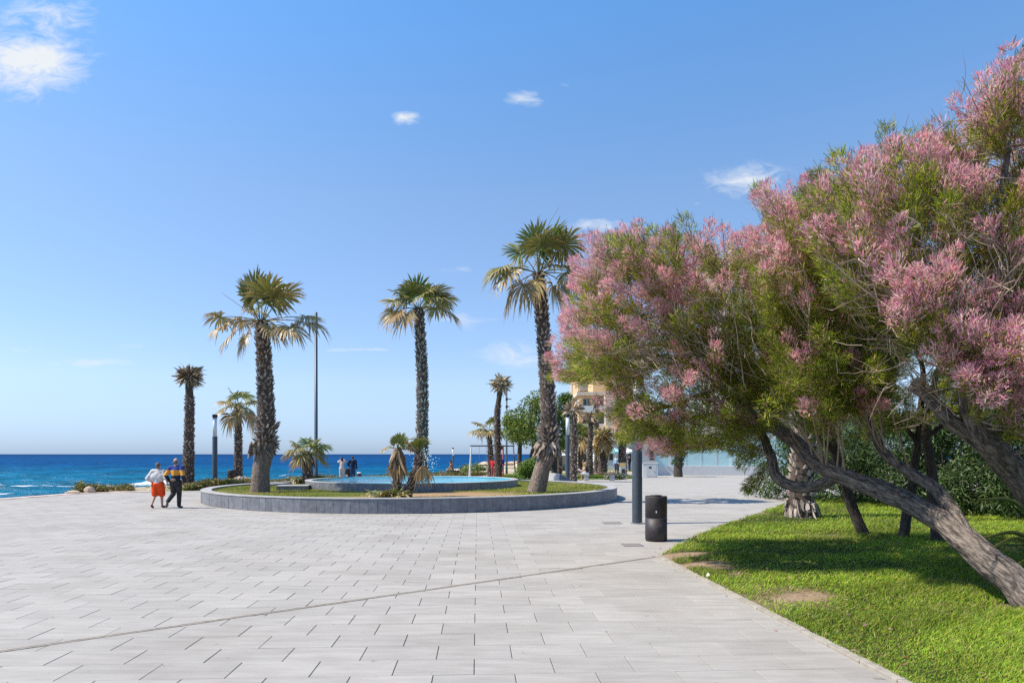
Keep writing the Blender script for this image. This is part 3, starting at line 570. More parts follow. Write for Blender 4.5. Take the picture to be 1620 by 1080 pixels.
# ================================================================== PALMS
def palm_trunk(parent, pts, rad, boots=None, smooth_mat='palm_bark', seed=0, sides=20, boot_size=.11, step=.13, colb=(.24, .185, .15), flare=None):
    """core tube plus rings of old leaf bases (split boots)"""
    rad = [q * .86 for q in rad]; O, Q = spline(pts, rad, .15)
    sp = len(O) if boots is None else int(np.argmin(np.abs(O[:, 2] - boots[0] - .12)))
    if sp > 3: V, F, T = tube_np(O[:sp + 1], Q[:sp + 1], sides, rough=.05, seed=seed); link('trunk_base', mesh_np('trunk', V, F, M[smooth_mat], uvw=T, smooth=True), parent)
    if boots is None: return O, Q
    sp = max(0, sp if sp > 3 else 0); V, F, T = tube_np(O[sp:], Q[sp:], sides, rough=.03, seed=seed)
    link('trunk', mesh_np('trunk', V, F, M['palm_core'], uvw=T, smooth=True), parent)
    r = np.random.default_rng(seed + 100); z0, z1 = boots; zz = O[:, 2]; Vb, Fb, Cb = [], [], []; z = z0; j = 0; b = 0
    while z < z1:
        i = int(np.argmin(np.abs(zz - z))); c = O[i].copy(); c[2] = z; rd = np.interp(z, zz, Q) if np.all(np.diff(zz) > 0) else Q[i]
        if np.all(np.diff(zz) > 0): c[0] = np.interp(z, zz, O[:, 0]); c[1] = np.interp(z, zz, O[:, 1])
        T_ = O[min(i + 1, len(O) - 1)] - O[max(i - 1, 0)]; T_ /= np.linalg.norm(T_)
        n = max(6, int(2 * math.pi * rd / (boot_size * 1.0)))
        for q in range(n):
            a = 2 * math.pi * (q + .382 * j) / n + r.normal(0, .15); o = np.array([math.cos(a), math.sin(a), 0]); s = np.array([-math.sin(a), math.cos(a), 0])
            h = boot_size * r.uniform(.7, 1.25); w_ = boot_size * r.uniform(.40, .55); out = boot_size * r.uniform(.4, 1.05); zj = r.normal(0, .05)
            if flare is not None and flare[0] < z < flare[1]: out *= r.uniform(1.5, 3.0); h *= r.uniform(1.0, 1.5)
            p = c + o * rd * .93 + T_ * zj; sk = s * r.normal(0, boot_size * .25)
            tipw = w_ * r.uniform(.25, .6)
            Vb += [p - s * w_ - T_ * h * .3, p + s * w_ - T_ * h * .3, p + o * out * .55 - T_ * h * .12, p + o * out + T_ * h * .8 - s * tipw + sk, p + o * out + T_ * h * .8 + s * tipw + sk, p + o * out * .55 + T_ * h * .75 + sk]
            Fb += [(b, b + 2, b + 3, b + 3), (b + 2, b + 1, b + 4, b + 3), (b, b + 3, b + 5, b + 5), (b + 1, b + 5, b + 4, b + 4), (b + 3, b + 4, b + 5, b + 5), (b, b + 1, b + 2, b + 2)]; b += 6
            cc = np.array(colb) * r.uniform(.45, 1.6)
            if r.random() < .18: cc = np.array([.46, .40, .34]) * r.uniform(.7, 1.1)
            Cb += [cc] * 6
        z += step * r.uniform(.85, 1.1) * abs(T_[2] + .2); j += 1
    mb_ = MB(); 
    V_ = np.array(Vb); Fl = [tuple(dict.fromkeys(f)) for f in Fb]
    me = bpy.data.meshes.new('leaf_bases'); me.from_pydata([tuple(v) for v in V_], [], Fl); me.materials.append(M['boot'])
    at = me.attributes.new('Col', 'FLOAT_COLOR', 'POINT'); cc = np.ones((len(V_), 4), np.float32); cc[:, :3] = np.array(Cb); at.data.foreach_set('color', cc.ravel()); me.update()
    link('leaf_bases', me, parent, kind='stuff'); return O, Q
GREEN, DEAD = np.array([.11, .17, .022]), np.array([.36, .235, .10])
def frond(parent, base, az, el, pet, Rb, dead=0.0, sag=.35, droop=.35, seed=0, nseg=30, span=2.35, face=None, width=1.0, name='frond', fold=0.0, brown_tip=.55):
    r = np.random.default_rng(seed); base = np.array(tuple(base), float)
    k = 9; p = [base]; e = el; hz = np.array([math.cos(az), math.sin(az), 0]); pts = [base]
    for i in range(k):
        d = hz * math.cos(e) + np.array([0, 0, 1]) * math.sin(e); pts.append(pts[-1] + d * pet / k); e -= sag / k * (1 + i / k)
    pts = np.array(pts); d = hz * math.cos(e) + np.array([0, 0, math.sin(e)])
    V, F, _ = tube_np(pts, np.linspace(.026, .012, len(pts)), 5); pc = (np.array([.16, .19, .04]) * (1 - dead) + np.array([.26, .17, .09]) * dead); cols = [np.tile(pc * 1.0, (len(V), 1))]; parts = [(V, F)]
    s = np.cross(d, [0, 0, 1.0]); s = unit(s) if np.linalg.norm(s) > .1 else np.array([math.sin(az), -math.cos(az), 0]); n = np.cross(s, d)
    roll = r.normal(0, .35) if face is None else face
    s, n = s * math.cos(roll) + n * math.sin(roll), n * math.cos(roll) - s * math.sin(roll)
    c = pts[-1]; th = np.linspace(-span, span, nseg) + r.normal(0, .03, nseg); T = np.array([0, .25, .5, .70, .86, 1.0]); droop = droop * .55; span = min(span, 2.0)
    Ls = Rb * (.72 + .28 * np.cos(th / 2)) * r.uniform(.88, 1.08, nseg)
    dirs = np.cos(th)[:, None] * d + np.sin(th)[:, None] * s; dirs = unit(dirs + n[None] * (.16 + fold * np.abs(np.sin(th)))[:, None])
    tang = -np.sin(th)[:, None] * d + np.cos(th)[:, None] * s
    dth = 2 * span / (nseg - 1)
    hw = np.array([.004, .54, .54, .50, .27, .03]); Wd = np.minimum(Ls[:, None] * T[None] * dth, Rb * .66 * dth) * hw[None] * width * 1.06; Wd[:, 0] = .006
    dr = droop * r.uniform(.6, 1.5, nseg)
    tipd = r.uniform(.0, .9, nseg) ** 2 * (.35 + dead)
    P_ = c + dirs[:, None] * (Ls[:, None] * T[None])[..., None]
    P_[..., 2] -= (dr[:, None] * (T[None] ** 2.4) + tipd[:, None] * np.clip(T[None] - .6, 0, 1) ** 1.3 * 2) * Ls[:, None]
    P_[..., 0] += (r.normal(.06, .05, nseg)[:, None] * np.clip(T[None] - .5, 0, 1)) * Ls[:, None]
    pleat = n[None] * (Rb * .022)
    A_, B_, Cc = P_ - tang[:, None] * Wd[..., None], P_ + pleat * np.array([0, 1, 1, 1, .6, 0])[None, :, None], P_ + tang[:, None] * Wd[..., None]
    VV = np.stack([A_, B_, Cc], 2).reshape(-1, 3); b = (np.arange(nseg) * 18)[:, None]; q = (np.arange(5) * 3)[None]
    FF = np.concatenate([np.stack([b + q, b + q + 1, b + q + 4, b + q + 3], -1).reshape(-1, 4), np.stack([b + q + 1, b + q + 2, b + q + 5, b + q + 4], -1).reshape(-1, 4)])
    mixv = np.clip(dead + brown_tip * np.clip((T - .62) / .38, 0, 1)[None] * r.uniform(.3, 1.5, (nseg, 1)) + (r.random((nseg, 1)) < .12 + dead * .4) * .5 * T[None], 0, 1)
    gcol = GREEN * r.uniform(.75, 1.3) * np.array([r.uniform(.8, 1.35), 1, r.uniform(.8, 1.4)])
    cc = gcol[None, None] * (1 - mixv[..., None]) + (DEAD * r.uniform(.8, 1.35, (nseg, 1, 1))) * mixv[..., None]
    cols.append(np.repeat(cc[:, :, None, :], 3, 2).reshape(-1, 3)); parts.append((VV, FF))
    V, F, _ = cat_np(parts); return link(name, mesh_np(name, V, F, M['palmleaf'], col=np.concatenate(cols)), parent)
def palm(name, label, group, trunk, rad, boots, fronds, seed, nseg=30, **kw):
    b = Vector(trunk[0]); e = empty(name, b, label=label, cat='palm tree', group=group)
    O, Q = palm_trunk(e, [Vector(p) - b for p in trunk], rad, boots if boots is None else (boots[0] - b.z, boots[1] - b.z), seed=seed, flare=None if kw.get('flare') is None else (kw['flare'][0] - b.z, kw['flare'][1] - b.z), boot_size=kw.get('boot', .11), step=kw.get('step', .13), colb=kw.get('colb', (.24, .185, .15)))
    top = O[-1]
    for i, f in enumerate(fronds): frond(e, top + np.array([math.cos(f['az']) * .1, math.sin(f['az']) * .1, f.pop('dz', 0.0)]), seed=seed * 50 + i, nseg=nseg, **f)
    return e, top
def A_(deg): return R(deg)
def fr(az, el, pet, Rb, dead=0, **k): return dict(az=R(az), el=R(el), pet=pet, Rb=Rb, dead=dead, **k)
GP = 'tall fan palms in the raised planter'
# azimuth: 0 = right, 90 = away from the camera, 180 = left, -90 = towards the camera
tA = [P(411, 780, 25.2), P(413, 745, 25.2), P(421, 700, 25.2), P(420, 620, 25.2), P(414, 508, 25.2)]
FA = [fr(-105, 80, .95, 1.1, .05, sag=.12, droop=.12, face=.15), fr(-50, 60, 1.05, 1.1, .3, sag=.25, droop=.3, face=.3), fr(110, 80, 1.0, 1.1, .0, sag=.15, droop=.2), fr(-15, 56, 1.15, 1.05, .3, sag=.3, droop=.3), fr(-165, 70, .85, 1.0, .15, sag=.2, droop=.3), fr(70, 72, 1.0, 1.0, .05, sag=.2, droop=.2),
      fr(178, 16, 1.45, .72, .45, sag=.3, droop=.4), fr(-162, 0, 1.25, .7, .7, sag=.4, droop=.6), fr(-140, -20, 1.15, .68, .75, sag=.4, droop=.6), fr(-115, -30, .95, .62, .7, sag=.5, droop=.7),
      fr(6, 16, 1.5, .75, .45, sag=.3, droop=.45), fr(-8, 5, 1.75, .8, .75, sag=.3, droop=.5), fr(-28, -2, 1.4, .8, .7, sag=.4, droop=.6), fr(-52, -12, 1.05, .68, .6, sag=.4, droop=.6), fr(150, 24, 1.0, .62, .7, sag=.5, droop=.5), fr(80, 15, 1.1, .7, .5, sag=.5, droop=.6), fr(-90, 38, .6, .62, .5, sag=.5, droop=.5)]
pa, _ = palm('fan_palm', 'stout fan palm with bulging dead skirt low on its trunk, left of the pool', GP, tA, [.41, .36, .36, .32, .26], (3.0 * .7, 6.7), FA, 1, flare=(1.95, 3.0), boot=.105)
tB = [P(668, 757, 36.0), P(668, 700, 36.0), P(668, 600, 36.0), P(663, 488, 36.0)]
tB[0].z = SOILZ - .02
FB = [fr(-95, 72, .8, 1.1, 0, sag=.15, droop=.1, face=0), fr(80, 80, .8, 1.1, 0, sag=.15, droop=.15), fr(-160, 48, 1.0, 1.05, .1, sag=.35, droop=.3), fr(-170, 30, 1.2, 1.0, .35, sag=.4, droop=.4), fr(-20, 50, 1.1, 1.1, .1, sag=.3, droop=.35), fr(-35, 28, 1.2, 1.05, .3, sag=.4, droop=.5), fr(10, 38, 1.25, 1.05, .25, sag=.4, droop=.4), fr(30, 60, 1, 1.0, 0, sag=.3, droop=.3), fr(140, 50, 1.1, 1.0, .1, sag=.3, droop=.3), fr(-150, 0, 1.2, .95, .75, sag=.5, droop=.7), fr(-125, -10, 1.0, .9, .7, sag=.6, droop=.9), fr(-10, 8, 1.4, .95, .6, sag=.5, droop=.7), fr(-60, 45, 1, 1.0, .25, sag=.4, droop=.5), fr(90, 30, 1.1, 1.0, .2, sag=.4, droop=.4), fr(175, 10, 1.35, .9, .5, sag=.5, droop=.6), fr(50, 25, 1.2, 1, .3, sag=.4, droop=.5), fr(-120, 62, .9, 1.0, .05, sag=.3, droop=.25)]
pb, _ = palm('fan_palm', 'slender green-crowned fan palm rising behind the pool', GP, tB, [.38, .33, .32, .27], (.6, 9.4), FB, 2, boot=.125, step=.15)
tC = [P(848, 780, 25.2), P(857, 745, 25.2), P(868, 700, 25.2), P(865, 600, 25.2), P(852, 432, 25.2)]
FC = [fr(-100, 76, 1.0, 1.0, 0, sag=.15, droop=.15, face=.1), fr(100, 80, 1.0, 1.05, 0, sag=.15, droop=.15), fr(-50, 66, 1.2, 1.05, .1, sag=.25, droop=.3), fr(-15, 56, 1.3, 1.05, .3, sag=.3, droop=.4), fr(10, 62, 1.2, 1.0, .1, sag=.3, droop=.3), fr(175, 26, 1.25, .85, .2, sag=.5, droop=.5), fr(-165, 18, 1.3, .95, .3, sag=.55, droop=.6), fr(-150, 10, 1.15, .85, .6, sag=.6, droop=.8), fr(-130, -18, 1.0, .75, .75, sag=.6, droop=1.0), fr(-170, -22, 1.25, .7, .8, sag=.6, droop=1.0), fr(-100, -12, .9, .7, .6, sag=.8, droop=1.0), fr(0, 22, 1.0, .8, .4, sag=.6, droop=.7), fr(5, 6, 1.7, .85, .6, sag=.5, droop=.9), fr(-30, -14, 1.1, .75, .8, sag=.6, droop=1.0), fr(-60, -20, 1.15, .75, .75, sag=.6, droop=1.0), fr(160, 62, 1.0, .9, .15, sag=.3, droop=.3), fr(60, 40, 1.2, .95, .3, sag=.4, droop=.4), fr(140, 30, 1.2, .9, .35, sag=.4, droop=.5), fr(-80, 58, 1.0, .9, .2, sag=.3, droop=.3), fr(45, 70, 1.1, 1, .0, sag=.2, droop=.2)]
pc_, topC = palm('fan_palm', 'tallest fan palm leaning right of the pool, trunk flaring at the base', GP, tC, [.40, .345, .33, .30, .24], (2.15, 8.45), FC, 3, flare=(1.95, 2.9), boot=.105)
# spent flower stalks curving out of the crowns
def stalks(parent, origin, specs, seed):
    for i, (az, el, L, sag) in enumerate(specs):
        pts = [np.array(origin, float)]; e_ = R(el); hz = np.array([math.cos(R(az)), math.sin(R(az)), 0])
        for j in range(14): pts.append(pts[-1] + (hz * math.cos(e_) + np.array([0, 0, math.sin(e_)])) * L / 14); e_ -= R(sag) / 14
        V, F, T = tube_np(np.array(pts), np.linspace(.02, .006, len(pts)), 5); link('flower_stalk', mesh_np('flower_stalk', V, F, M['twig'], smooth=True), parent)
stalks(pc_, topC, [(165, 88, 2.6, -45), (150, 75, 1.9, 10), (40, 84, 2.2, -10), (-40, 40, 1.5, 80)], 1)
stalks(pa, (Vector(tA[-1]) - Vector(tA[0])), [(175, 35, 1.9, 0), (-20, 8, 2.2, 20)], 2)
# dangling dead filaments on two palms
def skirt(parent, O0, n, Rr, L, seed, col=DEAD, wmul=1.0, zr=.2, out=.35, name='dead_skirt'):
    r = np.random.default_rng(seed); a = r.uniform(0, 2 * np.pi, n); o = np.stack([np.cos(a), np.sin(a), 0 * a], -1)
    p0 = np.array(tuple(O0)) + o * Rr * r.uniform(.6, 1.0, (n, 1)) + np.stack([0 * a, 0 * a, r.uniform(-zr, zr, n)], -1)
    d = unit(o * out + np.array([0, 0, -1.0]) + r.normal(0, .12, (n, 3))); Ls = L * r.uniform(.5, 1.15, n)
    c = np.array(col)[None] * r.uniform(.45, 1.5, (n, 1)); V, F, cc = strips(p0, d, Ls, .06 * wmul * r.uniform(.5, 1.4, n), r.normal(0, .06, (n, 3)), (.5, 1, .8, .15), c, r)
    return link(name, mesh_np(name, V, F, M['boot'], col=cc), parent)
skirt(pa, Vector((.1, 0, 1.75)), 160, .42, .34, 3, (.24, .19, .15), 1.6, .18, .4, 'dead_leaf_collar'); skirt(pc_, Vector((.4, 0, 1.72)), 170, .40, .36, 4, (.3, .24, .19), 1.6, .2, .35, 'dead_leaf_collar')

# headless palms with a dried ball of leaf stubs
def drooped_head(parent, c, Rr, n, seed, cols, up=.6, squash=1.0):
    r = np.random.default_rng(seed); v = unit(r.normal(size=(n, 3))); v[:, 2] = v[:, 2] * .8 + .1
    p0 = np.array(tuple(c)) + v * Rr * r.uniform(.15, .75, (n, 1)) * np.array([1, 1, squash]); d = unit(v + np.array([.1, 0, up]) * r.uniform(-.2, 1, (n, 1)))
    be = np.stack([r.normal(.02, .06, n), r.normal(0, .06, n), -r.uniform(.0, .14, n)], -1) * (Rr / .5)
    cs = np.array(cols)[r.integers(0, len(cols), n)] * r.uniform(.6, 1.35, (n, 1)); V, F, cc = strips(p0, d, Rr * r.uniform(.35, .75, n), Rr * .13 * r.uniform(.5, 1.5, n), be, (.6, 1, .8, .2), cs, r)
    link('dried_crown', mesh_np('dried_crown', V, F, M['boot'], col=cc), parent)
def dead_palm(label, trunk, rad, head, n, seed, cols, group, boot=.1, **k):
    e, top = palm('dead_palm', label, group, trunk, rad, (trunk[0].z + .15, trunk[-1].z - k.get('neck', .6)), [], seed, boot=boot, step=boot * 1.25, colb=k.get('colb', (.2, .14, .11)))
    drooped_head(e, Vector(top) + Vector((0, 0, head * .55)), head, n, seed, cols, k.get('up', .5), k.get('squash', .9)); return e
BR = [(.30, .22, .13), (.20, .14, .09), (.42, .34, .22), (.12, .08, .05)]
dead_palm('crownless palm with a dried brown ball of leaf stubs, nearest the walkers', [Vector((-17.1, 36.0, -.05)), P(299, 700, 36), P(300, 640, 36), P(299, 606, 36)], [.36, .27, .25, .2], .66, 420, 11, BR, 'crownless palms', .1, neck=.75)
dead_palm('crownless palm with a tan mop of dry leaves beside the swing frame', [Vector((-1.0, 51, 0)), P(787, 700, 51), P(787, 650, 51), P(792, 616, 51)], [.30, .26, .24, .2], .75, 420, 12, [(.42, .35, .24), (.3, .24, .16), (.5, .43, .3), (.2, .17, .08)], 'crownless palms', .12, neck=1.2, squash=1.05, up=.2)

def crown(n, elo, ehi, pet, Rb, dead, seed, sag=.4, droop=.4):
    r = random.Random(seed); L = []
    for i in range(n):
        t_ = (i + .5) / n; el = elo + (ehi - elo) * t_; L.append(fr(i * 137.5 + r.uniform(-20, 20), el + r.uniform(-8, 8), pet * r.uniform(.85, 1.15), Rb * r.uniform(.85, 1.1), min(1, max(0, dead * (1.6 - 1.6 * t_) + r.uniform(-.1, .15))), sag=sag + .2 * (1 - t_), droop=droop + .4 * (1 - t_)))
    return L
palm('fan_palm', 'small fan palm with drooping brown lower fronds behind the thick left trunk', 'smaller fan palms', [Vector((-15.6, 38.9, -.05)), P(377, 700, 38.9), P(377, 643, 38.9)], [.27, .23, .17], (.1, 4.5), crown(13, -35, 85, .75, .72, .5, 5), 5, nseg=22, boot=.09)
eF, tF = palm('fan_palm', 'bushy low fan palm at the left end of the pool before the street lamp', 'smaller fan palms', [Vector((-9.75, 32.6, SOILZ - .02)), P(487, 740, 32.6), P(486, 718, 32.6)], [.3, .24, .18], (SOILZ, 1.7), crown(15, -10, 85, .6, .62, .35, 6), 6, nseg=22, boot=.1)
skirt(eF, Vector(tF), 90, .18, .7, 7, (.22, .14, .08), 1.5, .1, .3)
for i, f in enumerate(crown(16, 5, 60, .28, .42, .35, 66)): f.pop('dz', 0); frond(eF, np.array([(-.45, .5)[i % 2] + .05 * (i % 5), .1, .12]), seed=660 + i, nseg=16, **f)
palm('fan_palm', 'windblown fan palm behind the left leg of the swing frame', 'smaller fan palms', [Vector((-1.7, 53, 0)), P(776, 710, 53), P(772, 682, 53)], [.26, .22, .18], (.2, 3.3), crown(12, 2, 70, .85, .8, .5, 8, .35, .3), 8, nseg=22, boot=.12)
# twin young palms in front of the pool
def young(label, trunk, rad, tufts, seed, skirtL, nsk):
    e, top = palm('young_palm', label, 'young palms in front of the pool', trunk, rad, (trunk[0].z + .03, trunk[-1].z - .05), [], seed, boot=.075, step=.085, colb=(.28, .2, .15))
    r = random.Random(seed)
    for i, f in enumerate(tufts): frond(e, np.array(top) + np.array([0, 0, -.03]), seed=seed * 70 + i, nseg=16, **f)
    return e, top
e1, t1 = young('upright young palm with a hanging skirt of dead fronds', [Vector((-3.72, 22.2, SOILZ - .02)), P(627, 755, 22.2), P(628, 728, 22.2), P(629, 709, 22.2)], [.17, .13, .13, .1], [fr(170, 22, .38, .3, .55, sag=.5), fr(60, 75, .28, .36, .05, sag=.1, droop=.1), fr(-60, 68, .28, .34, .1, sag=.2, droop=.2), fr(20, 50, .42, .34, .15, sag=.3, droop=.2), fr(-10, 30, .42, .34, .5, sag=.4), fr(-100, 72, .25, .32, .05, sag=.2, droop=.2), fr(5, 6, .52, .28, .75, sag=.3)], 21, .6, 60)
for i in range(9): frond(e1, np.array(t1) + np.array([0, 0, -.06]), R(i * 40 + 10), R(-55 - 8 * (i % 3)), .28, .5, 1.0, .5, .5, 900 + i, 14, .85, None, 1.2, 'dead_frond')
skirt(e1, Vector(t1) + Vector((0, 0, -.05)), 70, .12, .75, 9, (.30, .21, .13), 1.3, .06, .22)
e2, t2 = young('young palm leaning right with bristling green top', [Vector((-3.42, 22.1, SOILZ - .02)), P(650, 765, 22.2), P(660, 740, 22.2), P(664, 715, 22.2)], [.17, .15, .15, .15], [fr(100 + i * 51, 62 + (i % 3) * 9, .22, .4, .12, sag=.15, droop=.15, span=.9) for i in range(9)], 22, .5, 50)
for i in range(5): frond(e2, np.array(t2) + np.array([.05, 0, -.12]), R(-60 + i * 25), R(-42 - 14 * (i % 3)), .35, .48, 1.0, .6, .5, 950 + i, 14, .8, None, 1.2, 'dead_frond')
e3 = empty('young_palm', (-3.95, 21.8, SOILZ), label='low tuft of spiky dead and green leaves at the foot of the twin young palms', cat='palm shrub', group='young palms in front of the pool')
for i, f in enumerate(crown(20, 0, 70, .22, .34, .55, 67)): f.pop('dz', 0); frond(e3, np.array([.35 * math.sin(i * 2.1), .12 * math.cos(i * 1.3), .02]), seed=700 + i, nseg=14, **f)
# pale stump palm on the lawn
pt = [Vector((8.05, 19.0, 0)), P(1268, 770, 19), P(1272, 700, 19), P(1270, 620, 19)]
eS, tS = palm('palm_stump', 'thick pale palm trunk with shredded base standing on the lawn', 'stump', pt, [.42, .36, .34, .3], (.05, 3.6), [], 31, boot=.15, step=.17, colb=(.34, .28, .24))
del eS['group']; eS['category'] = 'palm tree'
skirt(eS, Vector((0, 0, .42)), 120, .40, .5, 32, (.40, .34, .29), 1.6, .14, .25, 'shredded_bark')
drooped_head(eS, Vector(tS) + Vector((0, 0, .2)), .5, 120, 33, BR)
# palms along the far promenade
FP = 'fan palms along the far promenade'
far_p = [(906, 757, 44, 655, .26, 'crownless palm standing just right of the tall bollard lamp', 1), (934, 752, 56, 668, .24, 'palm with a grey dry head before the cream balconies', 1), (953, 750, 58, 692, .36, 'thick palm trunk with yellow dead fronds behind the bench', 2), (918, 750, 60, 690, .2, 'thin palm with a small green head behind the seated reader', 0), (943, 748, 66, 640, .22, 'tall thin palm against the pale side of the cream building', 1), (985, 748, 58, 670, .34, 'palm with hanging brown skirt behind the small notice bin', 2), (884, 750, 62, 712, .24, 'short palm stump with frayed head under the leafy trees', 1)]
for i, (x, y, Y, yt, r_, lab, kd) in enumerate(far_p):
    b = P(x, y, Y); b.z = 0; tp = P(x + 1, yt, Y)
    fr_ = [] if kd == 1 else crown(11, -55, 70, .8, .8, .5 if kd == 0 else .75, 40 + i)
    e, top = palm('fan_palm', lab, FP, [b, (b + tp) / 2 + Vector((.06 * (-1) ** i, 0, 0)), tp], [r_ * 1.2, r_, r_ * .85], (.1, tp.z - .3), fr_, 40 + i, nseg=16, boot=.14, step=.2)
    if kd: drooped_head(e, Vector(top) + Vector((0, 0, .25)), .75, 160, 60 + i, BR + [(.5, .32, .06)] * (2 if kd == 2 else 0), .1)
    if kd == 2: skirt(e, Vector(top), 90, .3, 1.5, 70 + i, (.5, .33, .09), 2.2, .3, .35)

# ================================================================== BROADLEAF TREES, BUSHES, HEDGE
def leaves(centers, radii, n, size, cols, rg, flat=.5, aspect=.45):
    k = rg.integers(0, len(centers), n); v = unit(rg.normal(size=(n, 3))) * (rg.random((n, 1)) ** .45)
    p0 = np.asarray(centers)[k] + v * np.asarray(radii)[k][:, None] * np.array([1, 1, .8]); d = unit(v * .6 + rg.normal(size=(n, 3)) * .7 + np.array([0, 0, -.1]))
    L = size * rg.uniform(.6, 1.4, n); c = np.array(cols)[rg.integers(0, len(cols), n)] * rg.uniform(.65, 1.35, (n, 1))
    return strips(p0, d, L, L * aspect, np.array([0, 0, -1.0])[None] * (L * .2)[:, None], (.25, 1, .15), c, rg)
def broad_tree(label, base, trunkpts, rad, clumps, n, size, cols, seed, name='leafy_tree', cat='tree', group=None):
    e = empty(name, base, label=label, cat=cat, group=group); rg = np.random.default_rng(seed); b = Vector(base)
    O, Q = spline([Vector(p) - b for p in trunkpts], rad, .25); V, F, T = tube_np(O, Q, 10, .06, seed); link('trunk', mesh_np('trunk', V, F, M['bark_dark'], uvw=T, smooth=True), e)
    cs = np.array([tuple(Vector(c[:3]) - b) for c in clumps]); rd = np.array([c[3] for c in clumps]); parts = []
    for c in cs:
        i = int(len(O) * .6); st = O[rg.integers(i, len(O))]; md = (st + c) / 2 + rg.normal(0, .1, 3); V, F, T = tube_np(np.array([st, md, c]), np.linspace(rad[-1] * .6, .02, 3), 6); parts.append((V, F, T))
    V, F, T = cat_np(parts); link('limbs', mesh_np('limbs', V, F, M['bark_dark'], uvw=T, smooth=True), e)
    V, F, cc = leaves(cs, rd, n, size, cols, rg); link('crown', mesh_np('crown', V, F, M['leaf'], col=cc), e); return e
YG = [(.16, .22, .025), (.11, .18, .025), (.22, .24, .03), (.07, .13, .02)]
def pcl(L): return [(*P(x, y, Y), r) for (x, y, Y, r) in L]
GT = 'leafy trees behind the pool'
broad_tree('leafy tree with yellow green clumps seen left of the tallest palm trunk', (1.5, 50, 0), [(1.5, 50, 0), P(842, 725, 50), P(846, 700, 50), P(838, 660, 50)], [.28, .24, .2, .12], pcl([(838, 645, 50, 1.0), (850, 632, 50, .9), (830, 665, 49, 1.0), (815, 660, 50, .9), (822, 680, 49, 1.1), (840, 690, 49, 1.1), (858, 655, 50, 1.0), (812, 682, 50, .9), (852, 680, 51, 1.2), (862, 640, 51, .9), (806, 668, 50, .5)]), 7500, .16, YG, 1, group=GT)
broad_tree('leafy tree with darker green crown right of the tallest palm trunk', (3.2, 52, 0), [(3.2, 52, 0), P(878, 715, 52), P(882, 680, 52), P(884, 650, 52)], [.25, .2, .16, .1], pcl([(885, 640, 52, .9), (893, 660, 52, 1.0), (880, 665, 51, 1.1), (888, 690, 51, 1.2), (898, 700, 53, 1.0), (876, 700, 52, .9), (895, 630, 52, .6), (902, 680, 52, .8)]), 6000, .16, YG[:2] + [(.05, .1, .015)] * 2, 2, group=GT)
broad_tree('small bright green tree before the cream balconies', (6.0, 62, 0), [(6.0, 62, 0), P(921, 720, 62), P(921, 690, 62)], [.16, .13, .1], pcl([(916, 685, 62, .9), (926, 680, 62, .9), (922, 695, 62, .8), (912, 675, 62, .6), (930, 690, 62, .6)]), 2200, .18, YG, 3, group=GT)
broad_tree('dark bare trunk with thin crown beside the right leg of the swing frame', (.65, 58, 0), [(.65, 58, 0), P(822, 720, 58), P(823, 695, 58)], [.22, .2, .17], pcl([(818, 690, 58, .9), (826, 684, 58, .9), (822, 676, 58, 1.0)]), 2500, .17, YG, 4, group=GT)
# round bush
e = empty('round_bush', (1.15, 46.5, 0), label='round bright green bush on the grass left of the tallest palm', cat='bush'); rg = np.random.default_rng(8)
cs = np.array([(0, 0, .8), (.35, 0, .6), (-.4, .1, .6), (0, -.2, 1.1), (.25, .1, 1.2), (-.25, 0, .95), (.5, 0, .3), (-.6, 0, .3)]); V, F, cc = leaves(cs, np.array([.5] * 8), 3800, .13, [(.14, .24, .03), (.2, .28, .04), (.09, .17, .025)], rg); link('foliage', mesh_np('foliage', V, F, M['leaf'], col=cc), e)
MB().tube([(0, 0, 0), (0, 0, .5), (.05, 0, 1.0)], [.06, .05, .02], 6).build('stem', M['bark_dark'], e)
# oleander hedge: separate shrubs standing side by side behind the lawn
HB = [(11.6, 27.2, 2.6), (12.3, 25.0, 2.9), (12.9, 22.8, 3.1), (13.4, 20.7, 3.1), (13.9, 18.7, 3.0), (14.6, 16.6, 3.0), (16.0, 14.7, 3.0)]
HL = ['oleander shrub at the left end of the hedge, beside the paving', 'oleander shrub behind the pale palm trunk, second from the paving', 'oleander shrub third from the paving end of the hedge', 'oleander shrub fourth from the paving end of the hedge', 'oleander shrub fifth from the paving end of the hedge', 'oleander shrub behind the forked leaning trunk, sixth in the hedge', 'oleander shrub at the right edge of the view, last in the hedge']
for i, (x, y, h) in enumerate(HB):
    rg = np.random.default_rng(200 + i); e = empty('oleander_shrub', (x, y, 0), label=HL[i], cat='shrub', group='oleander shrubs forming the hedge behind the lawn')
    cs = np.stack([rg.uniform(-1.2, 1.6, 40), rg.uniform(-1.2, 1.2, 40), rg.uniform(.25, h + .1, 40)], -1); V, F, cc = leaves(cs, rg.uniform(.45, .7, 40), 10500, .17, [(.05, .10, .018), (.075, .13, .03), (.035, .075, .015), (.11, .15, .05)], rg, aspect=.22)
    link('foliage', mesh_np('foliage', V, F, M['leaf'], col=cc), e); mb = MB()
    for j in range(7): a = rg.uniform(0, 6.28); mb.tube([(.2 * math.cos(a), .2 * math.sin(a), 0), (.5 * math.cos(a), .5 * math.sin(a), h * .5), (.8 * math.cos(a), .8 * math.sin(a), h * .85)], [.03, .02, .01], 5)
    mb.build('stems', M['bark_dark'], e)

